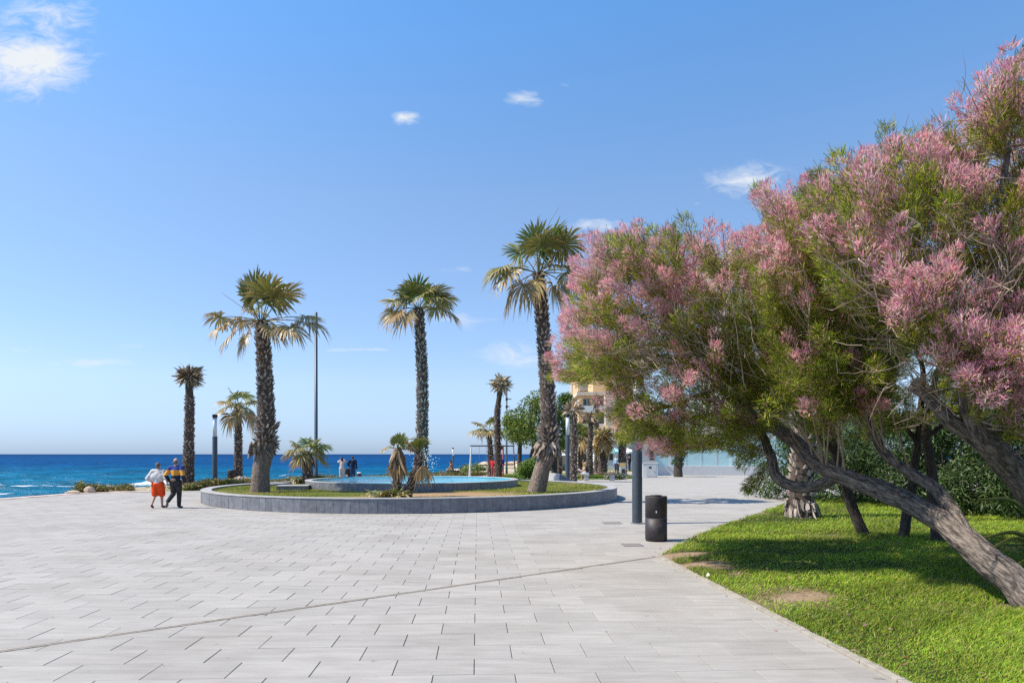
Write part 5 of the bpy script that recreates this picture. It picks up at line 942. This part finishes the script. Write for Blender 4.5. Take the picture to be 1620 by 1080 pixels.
# glass windbreak on a low white wall
M['glass'] = bpy.data.materials.new('glass'); M['glass'].use_nodes = True; b_ = M['glass'].node_tree.nodes['Principled BSDF']; b_.inputs['Base Color'].default_value = (.55, .80, .80, 1); b_.inputs['Roughness'].default_value = .12; b_.inputs['Alpha'].default_value = .72
e = empty('glass_windbreak', (0, 0, 0), label='turquoise glass screen on a low white wall across the far promenade', cat='glass screen'); x0, x1, Y = 12.2, 26.5, 58.0
MB().box(((x0 + x1) / 2, Y + .15, .38), (x1 - x0, .3, .80)).build('low_wall', M['white'], e, bevel=.01)
k = 11
for i in range(k):
    xx = x0 + (x1 - x0) * (i + .5) / k; MB().box((xx, Y + .12, 1.95), ((x1 - x0) / k - .09, .02, 2.3)).build('pane', M['glass'], e)
for i in range(k + 1):
    xx = x0 + (x1 - x0) * i / k; MB().box((xx, Y + .12, 1.95), (.06, .06, 2.34)).build('post', M['white'], e)
MB().box(((x0 + x1) / 2, Y + .12, 3.15), (x1 - x0, .07, .06)).build('top_rail', M['white'], e)
# ivy-clad pruned trunk
e = empty('ivy_trunk', ((1073 - 810) / 1080 * 54, 54, 0), label='short thick trunk wrapped in dark hanging leaves near the glass screen', cat='tree'); O, Q = spline([Vector((0, 0, 0)), Vector((0, 0, 1.2)), Vector((.05, 0, 3.0))], [.36, .32, .28], .2); V, F, T = tube_np(O, Q, 12, .08); link('trunk', mesh_np('trunk', V, F, M['bark_dark'], uvw=T, smooth=True), e); rg = np.random.default_rng(9); V, F, cc = leaves(np.array([(0, 0, 1.2), (.1, 0, 1.8), (-.1, 0, 2.4), (0, 0, 3.0), (.3, 0, 3.4), (-.4, 0, 3.3)]), np.array([.45, .55, .6, .9, 1.0, 1.0]), 2600, .16, [(.05, .09, .02), (.08, .13, .03)], rg); link('foliage', mesh_np('foliage', V, F, M['leaf'], col=cc), e)
# flower bed box and a few cafe things far off
e = empty('flower_box', ((964 - 810) / 1080 * 48.5, 48.5, 0), label='dark heap of low plants behind the right end of the bench', cat='plants'); rg = np.random.default_rng(4); V, F, cc = leaves(np.array([(0, 0, .3), (.5, 0, .25), (.9, .1, .2)]), np.array([.4, .35, .3]), 900, .14, [(.06, .1, .02), (.12, .17, .04), (.5, .45, .4)], rg); link('foliage', mesh_np('foliage', V, F, M['leaf'], col=cc), e)
M['teal'] = mat('teal', (.30, .55, .55), .7); M['cream'] = mat('cream', (.62, .53, .42), .85, (.56, .48, .37), .4); M['yellow'] = mat('yellow', (.62, .40, .20), .85, (.66, .44, .24), .3); M['dark_glass'] = mat('dark_glass', (.03, .035, .04), .15); M['paleglass'] = mat('paleglass', (.55, .6, .6), .2)
def parasol(loc, m, label, r=1.3, h=2.2):
    e = empty('parasol', loc, label=label, cat='parasol', group='parasols at the far cafe'); MB().tube([(0, 0, 0), (0, 0, h + .3)], [.03, .03], 8).build('pole', M['white'], e); mb = MB(); k = 8; v = [(0, 0, h + .35)] + [(r * math.cos(i * 2 * math.pi / k), r * math.sin(i * 2 * math.pi / k), h - .1) for i in range(k)] + [(r * math.cos(i * 2 * math.pi / k), r * math.sin(i * 2 * math.pi / k), h - .28) for i in range(k)]
    mb.add(v, [(0, 1 + i, 1 + (i + 1) % k) for i in range(k)] + [(1 + i, 1 + k + i, 1 + k + (i + 1) % k, 1 + (i + 1) % k) for i in range(k)]); mb.build('canopy', m, e)
parasol((11.0, 74, -.05), M['teal'], 'teal parasol at the far cafe behind the bench'); parasol((13.0, 77, -.05), M['white'], 'white parasol at the far cafe behind the notice bin'); parasol((8.2, 80, -.05), M['white'], 'white parasol left of the teal one, behind the seated reader')
# white market tent left of the bollard lamp
e = empty('white_tent', (5.0, 76, -.05), label='white pitched tent seen between palm trunks behind the bollard lamp', cat='tent'); mb = MB(); a = 1.7; mb.add([(-a, -a, 1.7), (a, -a, 1.7), (a, a, 1.7), (-a, a, 1.7), (0, 0, 2.9)], [(0, 1, 4), (1, 2, 4), (2, 3, 4), (3, 0, 4)]); mb.build('canopy', M['white'], e); MB().box((0, a - .05, .85), (2 * a, .03, 1.7)).build('back_wall', M['white'], e); MB().box((-a + .05, 0, .85), (.03, 2 * a - .2, 1.7)).build('side_wall', M['white'], e)
for sx in (-1, 1): MB().tube([(sx * a, -a, 0), (sx * a, -a, 1.7)], [.04, .04], 8).build('post', M['white'], e)

# ================================================================== BUILDINGS
def block(label, x0, x1, y0, y1, H, floors, bays, wallm, trimm, name='apartment_building', balc=True, side=True, win=(1.1, 1.5)):
    e = empty(name, ((x0 + x1) / 2, y0, -.05), label=label, cat='building'); W = x1 - x0; D = y1 - y0; fh = H / floors
    MB().box((0, D / 2, H / 2), (W, D, H)).build('wall', wallm, e); rf = MB().box((0, D / 2 - .3, H + .2), (W + .8, D + 1.0, .5)).build('roof', trimm, e); MB().box((W * .1, D / 2, H + 1.5), (W * .5, D * .5, 2.2)).build('roof_house', wallm, rf)
    for f in range(floors):
        if balc and f > 0:
            bl = MB().box((0, -.75, f * fh + .06), (W - .3, 1.5, .18)).build('balcony', trimm, e); MB().box((0, -1.46, f * fh + .6), (W - .3, .05, .85)).build('parapet', M['paleglass'] if f % 2 else trimm, bl)
        for j in range(bays):
            xx = -W / 2 + W * (j + .5) / bays; z = f * fh + fh * .52; dark = MB().box((xx, -.03, z), (win[0], .08, win[1])).build('window', M['dark_glass'], e); MB().box((xx, -.06, z + win[1] / 2 + .06), (win[0] + .24, .12, .1)).build('lintel', trimm, dark); MB().box((xx, -.085, z), (.06, .05, win[1])).build('mullion', M['white'], dark)
        if side:
            for j in range(2):
                yy = D * (j + .5) / 2; w_ = MB().box((-W / 2 - .02, yy, f * fh + fh * .52), (.08, 1.1, win[1])).build('window', M['dark_glass'], e); MB().box((-W / 2 - .06, yy, f * fh + fh * .52 - win[1] / 2 - .06), (.12, 1.3, .08)).build('sill', trimm, w_)
    return e
block('cream and ochre apartment block with balconies seen past the far palms', 10.2, 17.5, 104, 118, 10.8, 4, 3, M['yellow'], M['cream'])
MB().box((0, 0, 5.6), (2.6, 2.2, 11.3)).build('stair_tower', M['cream'], None, loc=(15.2, 102.6, -.05), label='pale cream stair tower on the front of the ochre apartment block', cat='building')
block('tall ochre apartment block rising behind the cream one', 12.0, 24, 124, 140, 20, 6, 4, M['yellow'], M['cream'])
block('tall white apartment block hidden behind the pink tamarisk crowns', 26.5, 44, 82, 96, 26, 8, 5, M['white'], M['cream'])
block('low white promenade building with shaded openings behind the cafe', 10.5, 30, 84, 92, 3.6, 1, 7, M['white'], M['cream'], 'promenade_building', False)

# ================================================================== PEOPLE
def capsule(p, q, r1, r2, n=10):
    p, q = np.array(p, float), np.array(q, float); d = q - p; L = np.linalg.norm(d) + 1e-9; d = d / L; ts = []
    for a in (-80, -45, -15): ts.append((r1 * math.sin(R(a)), r1 * math.cos(R(a))))
    for a in (15, 45, 80): ts.append((L + r2 * math.sin(R(a)), r2 * math.cos(R(a))))
    u_ = np.cross(d, [0, 0, 1.0]) if abs(d[2]) < .9 else np.cross(d, [1.0, 0, 0]); u_ /= np.linalg.norm(u_); w_ = np.cross(d, u_); V = []
    for (s, r) in ts:
        for i in range(n): a = 2 * math.pi * i / n; V.append(p + d * s + (u_ * math.cos(a) + w_ * math.sin(a)) * r)
    k = len(ts); F = [(j * n + i, j * n + (i + 1) % n, (j + 1) * n + (i + 1) % n, (j + 1) * n + i) for j in range(k - 1) for i in range(n)] + [tuple(reversed(range(n))), tuple(range((k - 1) * n, k * n))]; return V, F
def ellip(c, s, n=14, m=9):
    V = [(c[0] + s[0] * math.sin(math.pi * (i + .5) / m) * math.cos(2 * math.pi * j / n), c[1] + s[1] * math.sin(math.pi * (i + .5) / m) * math.sin(2 * math.pi * j / n), c[2] + s[2] * math.cos(math.pi * (i + .5) / m)) for i in range(m) for j in range(n)]
    F = [(i * n + j, (i + 1) * n + j, (i + 1) * n + (j + 1) % n, i * n + (j + 1) % n) for i in range(m - 1) for j in range(n)] + [tuple(range(n)), tuple(reversed(range((m - 1) * n, m * n)))]; return V, F
def blob(name, prims, m, parent, vox=.014, sm=4):
    mb = MB()
    for p in prims: mb.add(*p)
    o = mb.build(name, m, parent); r_ = o.modifiers.new('remesh', 'REMESH'); r_.mode = 'VOXEL'; r_.voxel_size = vox; r_.use_smooth_shade = True
    s_ = o.modifiers.new('smooth', 'SMOOTH'); s_.iterations = sm; s_.factor = .5; return o
def hand(wr, fw, out, s, k=1.0):              # palm and five fingers
    wr, fw, out = np.array(wr), unit(np.array(fw, float)), unit(np.array(out, float)); nr = np.cross(fw, out); pr = [capsule(wr, wr + fw * .075 * k, .026 * k, .034 * k)]
    for i, L in enumerate((.062, .075, .07, .055)):
        b = wr + fw * .085 * k + out * (i - 1.5) * .021 * k; md = b + fw * L * .55 * k; pr.append(capsule(b - fw * .02 * k, md, .0095 * k, .009 * k, 6)); pr.append(capsule(md, md + (fw * .8 + nr * .5) * L * .5 * k, .009 * k, .007 * k, 6))
    b = wr + fw * .03 * k - out * .028 * k; pr += [capsule(b, b + (fw * .6 - out * .7) * .045 * k, .012 * k, .01 * k, 6), capsule(b + (fw * .6 - out * .7) * .045 * k, b + (fw * .95 - out * .75) * .07 * k, .01 * k, .008 * k, 6)]; return pr
SKIN = mat('skin', (.52, .30, .21), .6, spec=.3); TAN = mat('tan_skin', (.40, .20, .11), .55, spec=.3)
def J(H, **o):
    j = dict(pel=(0, 0, .52), wst=(0, 0, .61), chs=(0, .005, .725), nck=(0, 0, .835), hed=(0, .01, .925), shl=(-.112, 0, .80), shr=(.112, 0, .80), ell=(-.145, -.02, .635), elr=(.145, -.02, .635), wrl=(-.15, .04, .49), wrr=(.15, .04, .49), hpl=(-.052, 0, .51), hpr=(.052, 0, .51), knl=(-.055, .01, .28), knr=(.055, .01, .28), anl=(-.055, -.01, .045), anr=(.055, -.01, .045), tol=(-.065, .095, .018), tor=(.065, .095, .018)); j.update(o); return {k: np.array(v) * H for k, v in j.items()}
def person(label, loc, rz, H, skin, garments, hair, pose={}, vox=.014, hat=None, group=None, fat=1.0):
    e = empty('person', loc, rz, label=label, cat='person', group=group); j = J(H, **pose); h = H; mid = lambda a, b, t: j[a] + (j[b] - j[a]) * t
    up = unit(j['nck'] - j['pel']); hc = j['hed']
    pr = [ellip(j['pel'], (.092 * h * fat, .066 * h * fat, .07 * h)), ellip(j['wst'], (.078 * h * fat, .058 * h * fat, .085 * h)), ellip(j['chs'], (.095 * h * fat, .064 * h, .10 * h)), capsule(j['shl'], j['shr'], .042 * h, .042 * h), capsule(j['nck'] - up * .02 * h, hc - up * .03 * h, .034 * h, .032 * h), ellip(hc, (.045 * h, .056 * h, .066 * h)), ellip(hc + np.array([0, .02, -.035]) * h, (.033 * h, .036 * h, .032 * h)),
          capsule(hc + np.array([0, .054, -.002]) * h, hc + np.array([0, .068, -.014]) * h, .006 * h, .009 * h, 6), ellip(hc + np.array([-.046, 0, -.006]) * h, (.008 * h, .012 * h, .018 * h), 8, 5), ellip(hc + np.array([.046, 0, -.006]) * h, (.008 * h, .012 * h, .018 * h), 8, 5), capsule(j['pel'], j['chs'], .07 * h, .075 * h)]
    for s in 'lr':
        pr += [capsule(j['sh' + s], j['el' + s], .036 * h, .027 * h), capsule(j['el' + s], j['wr' + s], .027 * h, .018 * h), capsule(j['hp' + s], j['kn' + s], .058 * h * fat, .036 * h), capsule(j['kn' + s], j['an' + s], .037 * h, .023 * h), capsule(j['an' + s], j['to' + s], .022 * h, .018 * h)]
        fw = unit(j['wr' + s] - j['el' + s]); ou = unit(np.cross(fw, [1.0, .2, 0])); pr += hand(j['wr' + s], fw, ou, s, h / 1.75)
    blob('body', pr, skin, e, vox)
    if hair: blob('hair', [ellip(hc + np.array([0, -.012, .016]) * h, (.051 * h, .058 * h, .058 * h)), ellip(hc + np.array([0, -.03, -.02]) * h, (.044 * h, .036 * h, .04 * h))] if hair[1] == 'short' else [ellip(hc + np.array([0, -.014, .012]) * h, (.055 * h, .060 * h, .064 * h)), ellip(hc + np.array([0, -.045, -.05]) * h, (.048 * h, .03 * h, .07 * h))], hair[0], e, vox)
    if hat: blob('hat', [ellip(hc + np.array([0, -.004, .035]) * h, (.055 * h, .062 * h, .04 * h)), ellip(hc + np.array([0, .05, .03]) * h, (.04 * h, .05 * h, .01 * h))], hat, e, vox)
    for g in garments:
        kd, m = g[0], g[1]; inf = g[2] if len(g) > 2 else .012; q = []
        if kd in ('top', 'sleeveless', 'blouse', 'jumper'):
            q += [ellip(j['wst'], (.080 * h * fat + inf, .06 * h * fat + inf, .09 * h)), ellip(j['chs'], (.096 * h * fat + inf, .066 * h + inf, .10 * h)), capsule(mid('pel', 'wst', .2), j['chs'], .072 * h * fat + inf, .074 * h + inf), ellip(mid('pel', 'wst', .3), (.092 * h * fat + inf, .066 * h * fat + inf, .045 * h)), capsule(j['shl'], j['shr'], .04 * h + inf, .04 * h + inf)]
            for s in 'lr':
                if kd != 'sleeveless': q.append(capsule(j['sh' + s], j['el' + s] if kd != 'top' else mid('sh' + s, 'el' + s, .75), .040 * h + inf, .032 * h + inf))
                if kd in ('jumper',): q.append(capsule(j['el' + s], mid('el' + s, 'wr' + s, .92), .032 * h + inf, .022 * h + inf))
            if kd == 'blouse': q += [ellip(j['chs'] + np.array([-.06, -.02, -.06]) * h, (.125 * h, .075 * h, .11 * h)), ellip(j['chs'] + np.array([.05, -.02, -.06]) * h, (.1 * h, .07 * h, .11 * h)), capsule(j['shl'], j['ell'], .045 * h, .055 * h), capsule(j['ell'], mid('ell', 'wrl', .3), .052 * h, .05 * h), capsule(j['shr'], j['elr'], .045 * h, .05 * h)]
        if kd in ('trousers', 'shorts', 'skirt'):
            q += [ellip(j['pel'], (.095 * h * fat + inf, .068 * h * fat + inf, .06 * h))]
            for s in 'lr':
                q.append(capsule(j['hp' + s], j['kn' + s] if kd == 'trousers' else mid('hp' + s, 'kn' + s, .88), .060 * h * fat + inf, (.040 if kd == 'trousers' else .055) * h + inf))
                if kd == 'trousers': q.append(capsule(j['kn' + s], mid('kn' + s, 'an' + s, .92), .040 * h + inf, .030 * h + inf))
        if kd == 'shoes':
            for s in 'lr': blob('shoe', [capsule(j['an' + s] - np.array([0, 0, .012]) * h, j['to' + s], .025 * h, .021 * h), ellip((j['an' + s] + j['to' + s]) / 2 - np.array([0, 0, .014]) * h, (.026 * h, .06 * h, .014 * h))], m, e, vox)
            continue
        blob({'top': 'shirt', 'sleeveless': 'vest', 'blouse': 'blouse', 'jumper': 'jumper'}.get(kd, kd), q, m, e, vox, 10)
    return e
def cloth(name, c, c2=None): return mat(name, c, .9, c2, 9, .4, 26, spec=.15, bdist=.02)
def banded(name, bands):                     # knitted colour bands by height on the garment
    m = bpy.data.materials.new(name); m.use_nodes = True; t = m.node_tree; b = t.nodes['Principled BSDF']; b.inputs['Roughness'].default_value = .9; tcn = nn(t, 'ShaderNodeTexCoord'); s = nn(t, 'ShaderNodeSeparateXYZ'); t.links.new(tcn.outputs['Object'], s.inputs[0]); cr = nn(t, 'ShaderNodeValToRGB'); cr.color_ramp.interpolation = 'CONSTANT'
    for i, (pz, c) in enumerate(bands):
        el_ = cr.color_ramp.elements[i] if i < 2 else cr.color_ramp.elements.new(pz); el_.position = pz; el_.color = (*c, 1)
    t.links.new(mth('DIVIDE', s.outputs['Z'], 2.0, t), cr.inputs[0]); t.links.new(cr.outputs[0], b.inputs['Base Color']); return m
H1, H2 = 1.53, 1.68
g1 = G(250, 803); g2 = G(278, 803.5)
GRAYH = mat('grey_hair', (.075, .06, .05), .8, (.16, .14, .125), 30, .5, 60); DARKH = mat('dark_hair', (.02, .014, .01), .7, (.04, .03, .02), 20)
person('person in billowing white blouse and red knee shorts walking toward the sea', (g1.x, g1.y, 0), R(2), H1, SKIN, [('blouse', cloth('white_cloth', (.50, .48, .46), (.6, .58, .56)), .02), ('shorts', cloth('red_cloth', (.72, .055, .015), (.82, .10, .02)), .034), ('shoes', cloth('maroon', (.12, .02, .02)))], (GRAYH, 'short'),
       dict(ell=(-.2, -.045, .645), wrl=(-.165, .06, .56), elr=(.185, -.03, .65), wrr=(.17, .06, .55), anl=(-.075, -.13, .075), tol=(-.08, -.06, .02), knl=(-.058, -.01, .285), anr=(.06, .06, .045), tor=(.068, .16, .018), knr=(.055, .06, .28)), .011, fat=1.16)
mn = person('person in navy jumper with orange chest band walking toward the sea', (g2.x, g2.y, 0), R(-2), H2, SKIN, [('jumper', banded('banded_knit', [(0, (.012, .016, .035)), (.545, (.62, .28, .03)), (.632, (.018, .045, .20))]), .018), ('trousers', cloth('charcoal', (.022, .021, .022), (.05, .048, .048)), .016), ('shoes', cloth('grey_shoe', (.10, .10, .11)))], None,
       dict(ell=(-.165, -.06, .65), wrl=(-.13, .02, .525), elr=(.17, -.04, .65), wrr=(.165, .05, .52), knl=(-.058, .02, .285), anl=(-.075, -.17, .135), tol=(-.08, -.19, .04), knr=(.055, .03, .275), anr=(.06, .01, .045), tor=(.07, .11, .018)), .011, fat=1.05)
hc = np.array([0, .01, .925]) * H2
blob('hair', [ellip(hc + np.array([0, -.022, -.012]) * H2, (.0505 * H2, .048 * H2, .045 * H2))], GRAYH, mn, .011)
blob('belt_bag', [ellip(np.array([0, -.095, .56]) * H2, (.06 * H2, .02 * H2, .03 * H2))], cloth('tan_bag', (.22, .15, .10)), mn, .011)
zs = -.04
NAVY = cloth('navy', (.012, .02, .045)); PALE = cloth('pale_cloth', (.60, .50, .45)); BEIGE = cloth('beige_cloth', (.52, .48, .42), (.6, .56, .5))
person('person in pale top and beige trousers raising both hands to take a picture', ((541 - 810) / 1080 * 46.5, 46.5, zs), R(8), 1.66, SKIN, [('top', PALE, .018), ('trousers', BEIGE, .02), ('shoes', BEIGE)], (DARKH, 'long'), dict(ell=(-.17, .09, .78), wrl=(-.07, .17, .90), elr=(.16, .1, .78), wrr=(.03, .18, .91)), .016, group='people by the sea behind the pool')
person('person in dark navy top and jeans facing the sea beside a litter bin', ((558 - 810) / 1080 * 46.5, 46.5, zs), 0, 1.72, SKIN, [('jumper', NAVY, .018), ('trousers', cloth('jeans', (.03, .06, .14)), .016), ('shoes', cloth('white_shoe', (.6, .6, .6)))], (DARKH, 'short'), dict(ell=(-.19, .02, .66), wrl=(-.11, .1, .56)), .016, group='people by the sea behind the pool')
e = empty('backpack', ((568 - 810) / 1080 * 46.3, 46.3, zs), .2, label='dark bulky bag with pale top beside the person in navy', cat='bag'); blob('bag_body', [ellip((0, 0, .3), (.2, .16, .3)), ellip((.03, 0, .16), (.22, .18, .16))], M['black'], e, .02); blob('top_flap', [ellip((0, 0, .56), (.16, .13, .06))], M['white'], e, .02); MB().tube([(-.12, -.13, .12), (-.14, -.2, .35), (-.1, -.12, .52)], [.02, .02, .02], 6).build('strap', M['bin'], e)
# seated shirtless man facing left, seated reader facing left, people at the play corner
SIT = dict(pel=(0, 0, .27), wst=(0, .02, .36), chs=(0, .05, .47), nck=(0, .075, .575), hed=(0, .105, .665), shl=(-.112, .06, .545), shr=(.112, .06, .545), ell=(-.14, .12, .40), elr=(.14, .12, .40), wrl=(-.10, .24, .33), wrr=(.10, .24, .33), hpl=(-.055, .01, .27), hpr=(.055, .01, .27), knl=(-.075, .25, .285), knr=(.075, .25, .285), anl=(-.07, .22, .05), anr=(.07, .28, .05), tol=(-.075, .31, .018), tor=(.075, .37, .018))
sx = (716 - 810) / 1080 * 57.4
person('seated shirtless person in dark blue cap hunched forward on the dark block', (sx, 57.4, -.03), R(82), 1.74, TAN, [('shorts', cloth('khaki', (.35, .26, .16)), .02)], (DARKH, 'short'), SIT, .016, hat=cloth('blue_cap', (.015, .025, .14)), group='seated people')
ex = (930 - 810) / 1080 * 46.1
rd = person('seated person in black top reading a paper on the end of the long bench', (ex, 46.1, .03), R(72), 1.68, TAN, [('sleeveless', M['black'], .012), ('shorts', cloth('white_shorts', (.7, .69, .67)), .02), ('shoes', M['bin'])], (mat('blond', (.30, .20, .10), .7, (.4, .3, .18), 30), 'long'), dict(SIT, ell=(-.15, .12, .42), elr=(.15, .12, .42), wrl=(-.09, .27, .40), wrr=(.09, .27, .40)), .016, group='seated people')
MB().box((0, 0, 0), (.5, .02, .34)).build('newspaper', M['white'], None, loc=(ex - .52, 46.25, .72), rot=(R(-60), 0, R(72)), label='open white paper in the hands of the seated reader', cat='newspaper')
person('person in blue shirt standing by the red playground post', (-.55 - .35, 53.6, 0), R(20), 1.62, TAN, [('top', cloth('blue_cloth', (.07, .05, .42)), .03), ('shorts', cloth('grey_shorts', (.4, .4, .44)), .02), ('shoes', cloth('tan_shoe', (.5, .35, .18)))], (DARKH, 'short'), {}, .016, group='people at the play corner')
person('person in red top standing left of the one in blue, by the crownless palm', (-1.45, 52.2, 0), R(-30), 1.55, TAN, [('top', cloth('red_top', (.55, .03, .05)), .02), ('trousers', cloth('dusty_red', (.30, .07, .06)), .016), ('shoes', M['bin'])], (DARKH, 'long'), {}, .016, group='people at the play corner')
for i, (x, Y, lab, c) in enumerate(((996, 72, 'distant person in black by the far cafe, right of the notice bin', (.02, .02, .025)), (975, 70, 'distant person in pale blue walking before the far cafe', (.3, .42, .55)), (1003, 78, 'distant person in grey farthest right before the far cafe', (.2, .2, .2)))):
    person(lab, ((x - 810) / 1080 * Y, Y, -.05), R(60 + 90 * i), 1.7, SKIN, [('jumper', cloth('far_top', c), .02), ('trousers', cloth('far_trousers', (.05, .05, .08)), .02)], (DARKH, 'short'), {}, .024, group='distant people on the promenade')
# litter on the lawn edge: a paper scrap and a few fallen brown leaves
mb = MB(); mb.add([(0, 0, .02), (.06, .01, .05), (.09, .05, .02), (.03, .07, .055), (.05, .04, .08)], [(0, 1, 4), (1, 2, 4), (2, 3, 4), (3, 0, 4), (0, 3, 2, 1)]); p = G(1110, 917); mb.build('paper_scrap', M['white'], None, loc=(p.x + .06, p.y, .02), label='crumpled white paper scrap at the edge of the lawn', cat='litter')

n = 420; yv = rng.uniform(5.2, 16, n); xv = lawn_edge_x(yv) + np.abs(rng.normal(0, 1.6, n)) - .25 * (rng.random(n) < .25); d = unit(np.stack([rng.normal(size=n), rng.normal(size=n), rng.normal(0, .25, n)], -1))
c = np.array([(.30, .10, .04), (.24, .15, .07), (.36, .24, .10), (.5, .26, .28)])[rng.integers(0, 4, n)] * rng.uniform(.6, 1.2, (n, 1)); V, F, cc = strips(np.stack([xv, yv, np.where(xv > lawn_edge_x(yv), LAWNZ + rng.uniform(.02, .06, n), .008)], -1), d, rng.uniform(.02, .06, n), rng.uniform(.012, .03, n), rng.normal(0, .008, (n, 3)), (.4, 1, .3), c, side=unit(np.cross(d, np.array([0, 0, 1.0]) + rng.normal(0, .2, (n, 3)))))
link('fallen_leaves', mesh_np('fallen_leaves', V, F, M['leaf'], col=cc), label='dry brown leaves and petals scattered over the lawn and its kerb', cat='leaves', kind='stuff')
